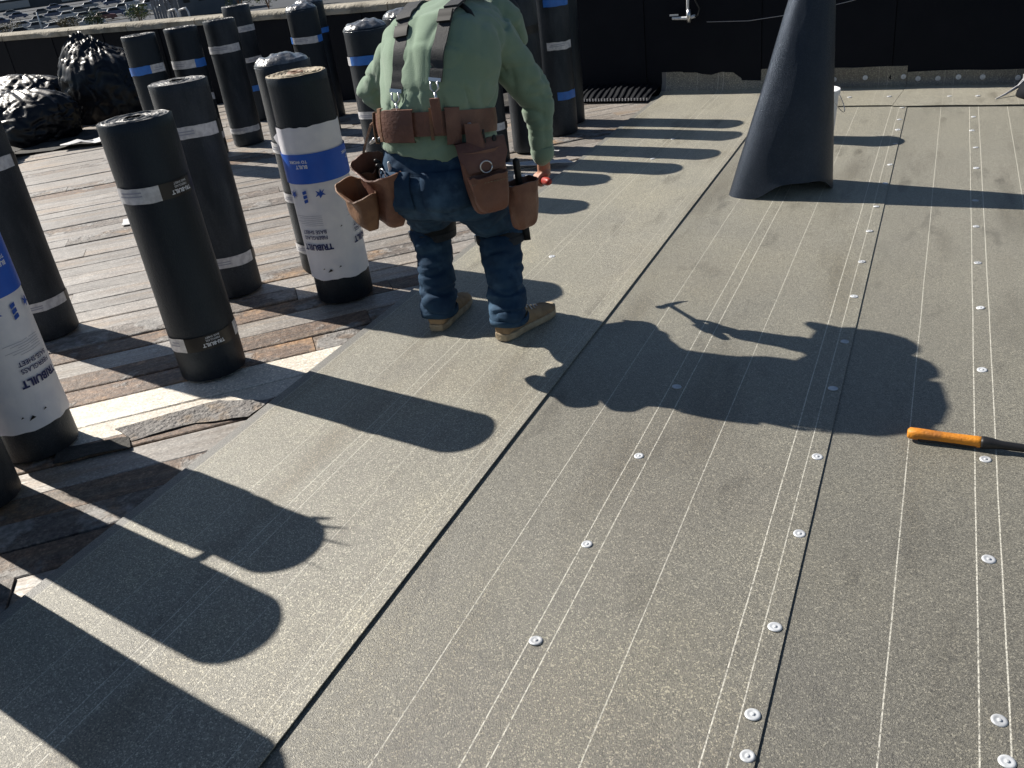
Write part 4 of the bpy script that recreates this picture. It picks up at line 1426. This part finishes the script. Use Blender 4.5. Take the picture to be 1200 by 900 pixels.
# padded leather sleeve at the back
def belt_patch(q0, q1, hz, grow, name, m_, zc=0.0):
    rr = []
    for dz, gr in ((-hz, .010), (-hz * .96, grow), (-hz * .4, grow + .003), (hz * .4, grow + .003), (hz * .96, grow), (hz, .010)):
        ring = []
        full = ell((-1.49, 2.592 + (dz + zc) * .12, .782 + dz + zc), .176 + gr, .180 + gr, 10, 120)
        i0, i1 = int(q0 / 360 * 120), int(q1 / 360 * 120)
        for i in range(i0, i1 + 1):
            ring.append(full[i % 120])
        rr.append(ring)
    me = eval_mesh(MB().loft(rr, False, False, closed=False).mesh('p'), [('SOLIDIFY', dict(thickness=.004))])
    return tput(link(name, me, m_, None, True, 50))
belt_patch(84, 116, .050, .022, 'back_pad', MT['leather'], -.004)
belt_patch(40, 54, .056, .020, 'pouch_loop', MT['leather'], -.008)
belt_patch(143, 160, .050, .020, 'pouch_loop', MT['leather_tan'], -.01)
belt_patch(66, 69, .048, .018, 'keeper', MT['leather_tan'])
belt_patch(119, 123, .052, .020, 'keeper', MT['leather_tan'])


def back_path(pts, w_, lift_, name, m_, parent=None, th=.004):
    """strip laid on the man's back through points (x, y, z) cast on to the cloth"""
    P3 = []
    cen = P(-1.47, 2.78, .86)
    fine = []
    for i in range(len(pts) - 1):
        for k in range(6):
            fine.append(Vector(pts[i]).lerp(Vector(pts[i + 1]), k / 6))
    fine.append(Vector(pts[-1]))
    for p in fine:
        q = P(*p)
        d = Vector((0, q.y - cen.y, q.z - cen.z)).normalized()
        h_ = hb_bvh.ray_cast(q + d * .35, -d)
        P3.append((h_[0] + d * lift_) if h_[0] else q)
    rr = []
    for i, p in enumerate(P3):
        t = (P3[min(i + 1, len(P3) - 1)] - P3[max(i - 1, 0)]).normalized()
        d = Vector((0, p.y - cen.y, p.z - cen.z)).normalized()
        sd = t.cross(d).normalized()
        nn = sd.cross(t)
        rr.append([p - sd * w_ / 2, p + sd * w_ / 2, p + sd * w_ / 2 + nn * th, p - sd * w_ / 2 + nn * th])
    o = MB().loft(rr).build(name, m_, None, True, 40)
    return tput(o, parent), P3


LSP = [(-1.575, 2.82, 1.12), (-1.560, 2.70, 1.12), (-1.535, 2.58, 1.08), (-1.522, 2.50, 1.01), (-1.525, 2.46, .945), (-1.530, 2.45, .905)]
RSP = [(-1.375, 2.82, 1.12), (-1.378, 2.72, 1.13), (-1.370, 2.60, 1.09), (-1.368, 2.51, 1.03), (-1.375, 2.47, .965), (-1.380, 2.455, .93)]
for pts in (LSP, RSP):
    br_, p3 = back_path(pts, .047, .004, 'brace', MT['webbing'])
    # pad, slider buckle, hook and leather tab
    tput(back_path(pts[:3], .054, .007, 'brace_pad', MT['webbing'], br_, .008)[0], br_)
    back_path([Vector(pts[2]).lerp(Vector(pts[3]), .2), Vector(pts[2]).lerp(Vector(pts[3]), .55)], .050, .010, 'slider', MT['black_rubber'], br_, .008)
    back_path([Vector(pts[4]).lerp(Vector(pts[5]), .75), Vector(pts[5])], .046, .010, 'slider', MT['steel'], br_, .004)
    e_ = p3[-1]
    hk = MB().tube([e_ + Vector((-.012, -.012, .002)), e_ + Vector((-.015, -.014, -.02)), e_ + Vector((0, -.016, -.034)), e_ + Vector((.015, -.014, -.02)), e_ + Vector((.012, -.012, .002))], .0035, 7)
    hk.tube([e_ + Vector((0, -.016, -.032)), e_ + Vector((.004, -.02, -.05)), e_ + Vector((-.004, -.02, -.062))], .0055, 7)
    hk.build('hook', MT['steel'], br_, True)
    MB().box(e_ + Vector((0, -.026, -.105)), (.034, .012, .115), None, .003).build('tab', MT['leather'], br_)
    # loose strap end
    MB().tube([p3[10] + Vector((.012, -.012, 0)), p3[10] + Vector((.05, -.02, -.03)), p3[10] + Vector((.075, -.02, -.075))], [.014, .013, .008], 6, sx=.2).build('strap_end', MT['webbing'], br_, True)
back_path([(-1.600, 2.80, 1.12), (-1.50, 2.79, 1.13), (-1.385, 2.80, 1.12)], .045, .006, 'cross_strap', MT['webbing'])


def pouch(c_, yaw_, tilt_, w_, d_, h_, m_, name='pouch', flare=1.25, lean=0.0, droop=0.0, seed=0):
    """open topped leather pouch; c_ = middle of its top edge at the back"""
    rot = Matrix.Rotation(yaw_, 3, 'Z') @ Matrix.Rotation(tilt_, 3, 'Y') @ Matrix.Rotation(lean, 3, 'X')
    rr = []
    for s_, kw, kd in ((0, .30, .25), (.03, .62, .60), (.10, .82, .82), (.3, .94, .95), (.6, 1.0, 1.0), (.85, 1.06, 1.10), (1.0, 1.10, flare)):
        ring = []
        for k in range(32):
            q = 2 * math.pi * k / 32
            cc, ss = math.cos(q), math.sin(q)
            x_ = w_ / 2 * kw * abs(cc) ** .6 * (1 if cc > 0 else -1)
            y_ = -d_ / 2 + d_ / 2 * kd * abs(ss) ** .6 * (1 if ss > 0 else -1) - (kd - 1) * d_ / 2
            z_ = -h_ + h_ * s_ - (droop * s_ ** 3 * max(0, -ss))
            v = Vector((x_, y_, z_))
            v += Vector((cc, ss, 0)) * (.010 * noise.noise(Vector((cc * 2 + seed, ss * 2, s_ * 4))) + .006 * noise.noise(Vector((cc * 5 + seed, ss * 5, s_ * 9))))
            v.z += .010 * noise.noise(Vector((cc * 2.5, ss * 2.5, seed))) if s_ == 1 else 0
            ring.append(c_ + rot @ v)
        rr.append(ring)
    me = eval_mesh(MB().loft(rr, True, False).mesh('p'), [('SUBSURF', dict(levels=1, render_levels=1)), ('SOLIDIFY', dict(thickness=.0055, offset=-1))])
    me.polygons.foreach_set('use_smooth', [True] * len(me.polygons))
    return link(name, me, m_, None, True, 60), rot


# right side: flat backed bag, a pocket on it and a second deep bag in front of the hip
c_ = P(-1.300, 2.50, .725)
pr, rot = pouch(c_, R(34), R(-3), .150, .080, .235, MT['leather'], flare=1.1, seed=1)
tput(pr)
pk, _ = pouch(c_ + rot @ Vector((.0, -.085, -.075)), R(38), R(-3), .125, .045, .135, MT['leather'], 'pocket', 1.25, seed=2)
tput(pk, pr)
fl_ = MB()
fl_.loft([[c_ + rot @ Vector((x_, y_, z_)) for x_, y_, z_ in rw] for rw in (
    [(-.085, .005, .02), (.085, .005, .02), (.085, .001, .02), (-.085, .001, .02)], [(-.085, -.05, .028), (.085, -.05, .028), (.085, -.05, .023), (-.085, -.05, .023)],
    [(-.082, -.095, -.015), (.082, -.095, -.015), (.082, -.09, -.018), (-.082, -.09, -.018)], [(-.06, -.10, -.065), (.06, -.10, -.065), (.06, -.095, -.065), (-.06, -.095, -.065)])])
tput(fl_.build('flap', MT['leather'], None, True, 50), pr)
rg = MB().tube([c_ + rot @ Vector((.0 + .020 * math.cos(q), -.108, -.05 + .020 * math.sin(q))) for q in [2 * math.pi * k / 16 for k in range(17)]], .0028, 6)
tput(rg.build('ring', MT['steel'], None, True), pr)
tape = MB().box(c_ + rot @ Vector((-.02, -.02, .045)), (.012, .03, .075), rot, .002)
tput(tape.build('square_blade', MT['zinc']), pr)
c2 = P(-1.262, 2.64, .575)
p2, rot2 = pouch(c2, R(64), R(-2), .110, .075, .185, MT['leather'], flare=1.15, seed=3)
tput(p2)
hl = MB().tube([c2 + rot2 @ Vector((.0, -.03, -.02)), c2 + rot2 @ Vector((.0, -.03, .07))], [.012, .013], 10, True)
tput(hl.build('tool_handle', MT['cable'], None, True), p2)
# sling that carries the right bags
sgm = MB().loft([[P(-1.315, 2.455, .80), P(-1.268, 2.46, .80), P(-1.268, 2.455, .803), P(-1.315, 2.45, .803)], [P(-1.31, 2.445, .74), P(-1.255, 2.455, .735), P(-1.255, 2.448, .735), P(-1.31, 2.438, .74)], [P(-1.29, 2.44, .68), P(-1.235, 2.46, .67), P(-1.235, 2.452, .67), P(-1.29, 2.433, .68)]])
tput(sgm.build('sling', MT['leather'], None, True, 40))
# left side: worn bag hanging out from the hip, tipped open towards the viewer
c3 = P(-1.605, 2.485, .690)
p3_, rot3 = pouch(c3, R(-28), R(14), .185, .105, .25, MT['leather'], flare=1.45, droop=.03, seed=5)
tput(p3_)
pk, _ = pouch(c3 + rot3 @ Vector((-.030, -.095, -.085)), R(-32), R(12), .17, .080, .165, MT['leather_tan'], 'pocket', 1.4, droop=.02, seed=6)
tput(pk, p3_)
pk, _ = pouch(c3 + rot3 @ Vector((-.070, -.03, -.05)), R(-70), R(8), .11, .05, .17, MT['leather_tan'], 'pocket', 1.5, seed=7)
tput(pk, p3_)
tab = MB().loft([[P(-1.700, 2.53, .80), P(-1.685, 2.49, .80), P(-1.68, 2.49, .80), P(-1.695, 2.53, .80)], [P(-1.735, 2.52, .73), P(-1.71, 2.465, .73), P(-1.705, 2.465, .73), P(-1.73, 2.52, .73)], [P(-1.765, 2.52, .67), P(-1.735, 2.455, .66), P(-1.73, 2.455, .66), P(-1.76, 2.52, .67)]])
tput(tab.build('sling', MT['leather_tan'], None, True, 40))
rg = MB().tube([c3 + rot3 @ Vector((.03 + .02 * math.cos(q), -.075, -.03 + .02 * math.sin(q))) for q in [2 * math.pi * k / 16 for k in range(17)]], .0028, 6)
tput(rg.build('ring', MT['steel'], None, True), p3_)
# tools standing in the bags
for (cc_, rt_, x_, y_, hh, rr_, m_, nm, par) in ((c3, rot3, -.03, -.05, -.005, .009, 'cable', 'plier_handle', p3_), (c3, rot3, -.005, -.06, -.01, .009, 'cable', 'plier_handle', p3_),
                                              (c3, rot3, .05, -.05, .02, .007, 'zinc', 'chisel', p3_), (c_, rot, .045, -.045, .03, .009, 'cable', 'knife_handle', pr), (c_, rot, .015, -.05, .06, .005, 'cable', 'pencil', pr)):
    tput(MB().tube([cc_ + rt_ @ Vector((x_, y_, -.08)), cc_ + rt_ @ Vector((x_, y_ - .004, -.01)), cc_ + rt_ @ Vector((x_ * 1.1, y_ - .012, hh))], [rr_ * .8, rr_, rr_ * .85], 8, True).build(nm, MT[m_], None, True), par)
# pale stitching round the right pocket
for i in range(12):
    u = -.06 + .12 * i / 11
    tput(MB().box(c_ + rot @ Vector((u, -.137, -.095)), (.006, .002, .0016), rot).build('stitch', MT['scrap_pale']), pr)
# hammer loop, left front
lp = MB().tube([P(-1.69, 2.60, .76) + Vector((-.03 - .05 * math.sin(q), .045 * math.cos(q), -.02 - .03 * math.sin(q))) for q in [math.pi * k / 12 for k in range(13)]], .004, 7)
tput(lp.build('hammer_loop', MT['steel'], None, True))

# ------------------------------------------------------------------ hammer in the right hand
hm = empty('hammer', HB)
tag(hm, 'red handled claw hammer held in the man\'s right hand', 'hammer')
def hput(o, parent=None):
    o.parent = parent or hm
    if parent is None: o.location = -HB
    return o
hput(MB().tube([HB - hd * .055, HB - hd * .03, HB + hd * .03, HB + hd * .08, HB + hd * .12], [.013, .0165, .0155, .0145, .0125], 12, True).build('grip', MT['red_grip'], None, True))
hput(MB().tube([HB + hd * .11, HB + hd * .2, HH], [.0095, .0085, .009], 10).build('handle', MT['steel'], None, True))
hx = Vector((hd.y, -hd.x, 0)).normalized()
hx = (Vector((1, .15, .0)) - hd * Vector((1, .15, 0)).dot(hd)).normalized()
hput(MB().tube([HH - hx * .05, HH - hx * .035, HH - hx * .03, HH, HH + hx * .03, HH + hx * .06 - hd * .003, HH + hx * .085 - hd * .012], [.015, .015, .010, .013, .010, .007, .003], 10).build('head', MT['steel'], None, True))


# ------------------------------------------------------------------ beyond the parapet: far lot
D0, T0 = Vector((-.745, .667, 0)), Vector((.667, .745, 0))
GZ = -7.0


def far(r_, t_, z_=0.0):
    v = D0 * r_ + T0 * t_
    return Vector((v.x, v.y, GZ + z_))
frot = Matrix((T0, D0, Vector((0, 0, 1)))).transposed()
FA = math.atan2(T0.y, T0.x)
asp = MB().add([far(150, -140, .02), far(150, 140, .02), far(345, 160, .02), far(345, -160, .02)], [(0, 1, 2, 3)]).build('parking_lot', mat('asphalt', (.034, .040, .052), (.028, .034, .045), .1, rough=.9))
tag(asp, kind='structure')
pv = MB().add([far(352, -200, .03), far(352, 200, .03), far(620, 300, .03), far(620, -300, .03)], [(0, 1, 2, 3)]).build('yard', mat('yard_concrete', (.20, .20, .21), (.14, .14, .15), .05, rough=.9))
tag(pv, kind='structure')
for i, r_ in enumerate((186.5, 200, 215.5, 234, 257, 285, 316)):
    kb = MB().box(far(r_, 0, .09), (150 + i * 12, .35, .14), frot).build('kerb_strip', MT['coping'])
    tag(kb, kind='structure')
# parked cars
car_me = MB()
sec = [(-2.2, .55, .75), (-2.15, .80, .85), (-1.5, .98, .88), (-1.0, 1.45, .80), (.4, 1.48, .80), (1.1, 1.0, .86), (2.0, .85, .85), (2.2, .6, .78)]
rr = []
for x_, h_, w_ in sec:
    rr.append([(x_, -w_, .25), (x_, -w_, min(.9, h_)), (x_, -w_ * .8, h_), (x_, w_ * .8, h_), (x_, w_, min(.9, h_)), (x_, w_, .25)])
car_me.loft(rr)
for x_ in (-1.35, 1.35):
    for y_ in (-.78, .78):
        car_me.tube([(x_, y_ - .1, .32), (x_, y_ + .1, .32)], .32, 12)
car_me = car_me.mesh('car')
gl = MB()
for sy in (-1, 1):
    gl.add([(-1.35, sy * .86, .98), (.95, sy * .86, .98), (.35, sy * .74, 1.40), (-1.0, sy * .74, 1.40)], [(0, 1, 2, 3)])
gl.add([(1.06, -.68, 1.04), (1.06, .68, 1.04), (.46, .6, 1.46), (.46, -.6, 1.46)], [(0, 1, 2, 3)])
glass_me = gl.mesh('car_windows')
cm = [mat('car_paint_%d' % i, c_, rough=.3, spec=.5, coat=.3) for i, c_ in enumerate([(.5, .5, .52), (.08, .09, .11), (.2, .22, .25), (.05, .08, .16), (.3, .31, .33), (.16, .05, .05)])]
rng = random.Random(21)
for ri, rr_ in enumerate((181, 193, 207, 224, 245, 270, 300)):
    t_ = -22.0 - ri * 3.2
    while t_ < 9 + ri * 5:
        if rng.random() < .82:
            me = car_me
            ci = rng.choices(range(6), [3, 3, 4, 4, 3, .6])[0]
            o = link('parked_car', me, None)
            if not me.materials: me.materials.append(cm[0])
            o.location = far(rr_ + rng.uniform(-.6, .6), t_)
            o.rotation_euler = (0, 0, FA + R(90) * 0 + rng.uniform(-.03, .03))
            o.material_slots[0].link = 'OBJECT'
            o.material_slots[0].material = cm[ci]
            w_o = link('windows', glass_me, MT['cable'] if not glass_me.materials else None, o)
            tag(o, '%s distant parked car in the %s row of the lot beyond the parapet' % (('silver', 'black', 'grey', 'navy', 'pale grey', 'dark red')[ci], ('nearest', 'second', 'third', 'fourth', 'fifth', 'sixth', 'farthest')[ri]), 'car', 'cars parked in the far lot')
        t_ += 5.6
# long pale roofed sheds
for i, (r_, t_, ln, dp, h_) in enumerate(((352, -30, 230, 9, 3.4), (398, -40, 260, 14, 3.6), (450, -40, 300, 18, 4.0))):
    sh = empty('long_shed', far(r_, t_), rz=FA - .03)
    tag(sh, ('nearest long pale roofed shed beyond the parked cars', 'second long pale roofed shed beyond the parked cars', 'farthest long pale roofed shed at the top left')[i], 'shed', 'long sheds beyond the lot')
    MB().box((0, 0, h_ / 2), (ln, dp, h_)).build('wall', mat('shed_wall_%d' % i, (.07, .075, .085), (.05, .055, .06), .2, rough=.8), sh)
    MB().loft([[(x_, -dp / 2 - .6, h_), (x_, 0, h_ + .7), (x_, dp / 2 + .6, h_), (x_, dp / 2 + .6, h_ - .25), (x_, -dp / 2 - .6, h_ - .25)] for x_ in (-ln / 2 - .5, ln / 2 + .5)]).build('roof', mat('shed_roof_%d' % i, (.62, .63, .65), (.5, .51, .53), .3, rough=.6), sh)
    for k in range(12):
        o = MB().box((-ln / 2 + ln * (k + .5) / 12, -dp / 2 - .06, h_ * .45), (ln / 24, .12, h_ * .6)).build('bay_door', cm[4], sh)
# grey building and board fence, poles
gb = empty('grey_building', far(162, 13.6), rz=FA); gb.scale = (.62, .62, .8)
tag(gb, 'plain blue grey building behind the back row rolls', 'building')
MB().box((8, 5, 3.2), (16, 10, 6.4)).build('wall', mat('grey_cladding', (.10, .115, .135), (.085, .1, .12), .4, rough=.7), gb)
MB().box((8, 5, 6.55), (16.6, 10.6, .28)).build('roof', mat('flat_roof', (.2, .2, .21), rough=.8), gb)
for k in range(4):
    wdw = MB().box((2.2 + 3.8 * k, -.05, 3.4), (1.6, .1, 1.5)).build('window', MT['cable'], gb)
fe = empty('board_fence', far(159, 9.6), rz=FA); fe.scale = (.55, .55, .72)
tag(fe, 'weathered upright board fence left of the grey building', 'fence')
fm = mat('fence_board', (.26, .24, .24), (.2, .18, .18), 2, rough=.9, rand=.3)
bme = MB().box((0, 0, 2.4), (.62, .08, 4.8)).mesh('board'); bme.materials.append(fm)
rng = random.Random(4)
for k in range(10):
    o = link('board', bme, None, fe)
    o.location = (k * .72, 0, rng.uniform(-.3, .1)); o.rotation_euler = (0, rng.uniform(-.03, .03), 0)
MB().box((3.2, .1, 3.6), (7.2, .06, .2)).build('rail', fm, fe)
for i, (r_, t_, h_) in enumerate(((178, -7.5, 3.4), (168, 6.2, 3.0), (205, -17.5, 4.5))):
    o = MB().tube([far(r_, t_), far(r_, t_, h_ * .6), far(r_, t_, h_)], [.16, .13, .11], 8).build('pole', MT['zinc'], None, True)
    tag(o, ('thin pale pole above the coping left of the bin bags', 'thin pale pole just right of the ladder rails', 'thin far pole at the left edge')[i], 'pole')
# leafy shrubs
leaf_m = [mat('leaf_%d' % i, c_, c2_, 3, rough=.7, spec=.3) for i, (c_, c2_) in enumerate((((.07, .11, .03), (.14, .17, .05)), ((.04, .07, .025), (.08, .10, .04)), ((.13, .11, .06), (.17, .14, .08))))]


def shrub(r_, t_, w_, h_, label, mi, seed, n=900):
    root = empty('shrub', far(r_, t_))
    tag(root, label, 'shrub', 'shrubs below the parapet')
    rg = random.Random(seed)
    mb = MB()
    for k in range(5):
        a = rg.uniform(0, 6.28)
        mb.tube([(0, 0, 0), (w_ * .12 * math.cos(a), w_ * .12 * math.sin(a), h_ * .4), (w_ * .3 * math.cos(a), w_ * .3 * math.sin(a), h_ * .75)], [.06, .045, .02], 6)
    mb.build('stem', MT['leather_tan'], root)
    lf = MB()
    cl_ = [(rg.gauss(0, w_ * .22), rg.gauss(0, w_ * .22), h_ * rg.uniform(.35, .85), rg.uniform(.25, .5)) for _ in range(9)]
    for k in range(n):
        cx, cy, cz, cr = rg.choice(cl_)
        p = Vector((cx, cy, cz)) + Vector((rg.gauss(0, 1), rg.gauss(0, 1), rg.gauss(0, 1))) * cr * w_ * .28
        if p.z < .1: continue
        a = Vector((rg.uniform(-1, 1), rg.uniform(-1, 1), rg.uniform(-.6, 1))).normalized()
        b_ = a.cross(Vector((rg.uniform(-1, 1), rg.uniform(-1, 1), .3))).normalized()
        s_ = rg.uniform(.09, .2)
        lf.add([p, p + a * s_ + b_ * s_ * .4, p + a * s_ * 2, p + a * s_ - b_ * s_ * .4], [(0, 1, 2, 3)])
    lf.build('crown', leaf_m[mi], root)
shrub(162, 7.4, 3.4, 3.4, 'bright yellow green shrub above the coping left of the board fence', 0, 1)
shrub(174, 1.0, 3.5, 2.2, 'low green shrub above the coping over the big bin bag', 1, 2)
shrub(180, -4, 4, 1.5, 'low scrubby bush above the coping over the middle bin bag', 2, 3)
shrub(190, -13, 5, 1.6, 'dry brownish bush above the coping at the left edge', 2, 4)
shrub(150, 21.5, 3.6, 4.0, 'dark green shrub above the coping right of the far back roll', 1, 5)
shrub(150, 25.5, 3.6, 3.6, 'pale green shrub above the coping left of the film capped back roll', 0, 6)
shrub(144, 31, 4.5, 3.6, 'dark bush above the coping right of the film capped back roll', 1, 7)
# roof ladder rails behind the coping
ld_ = empty('ladder_rails', on_wall(-8.15, .80, -.40))
ld_.rotation_euler = (0, 0, WA)
tag(ld_, 'pale tubular ladder rails rising just behind the coping above the big bag', 'ladder')
for x_ in (-.16, .02):
    MB().tube([(x_, 0, -.5), (x_ + .01, 0, .10), (x_ + .03, 0, .155), (x_ + .14, 0, .17), (x_ + .165, 0, .13), (x_ + .18, 0, -.5)], .011, 8).build('hoop', MT['label'], ld_, True)
for z_ in (-.4, -.1):
    MB().tube([(-.16, 0, z_), (.2, 0, z_)], .009, 8).build('rung', MT['label'], ld_, True)
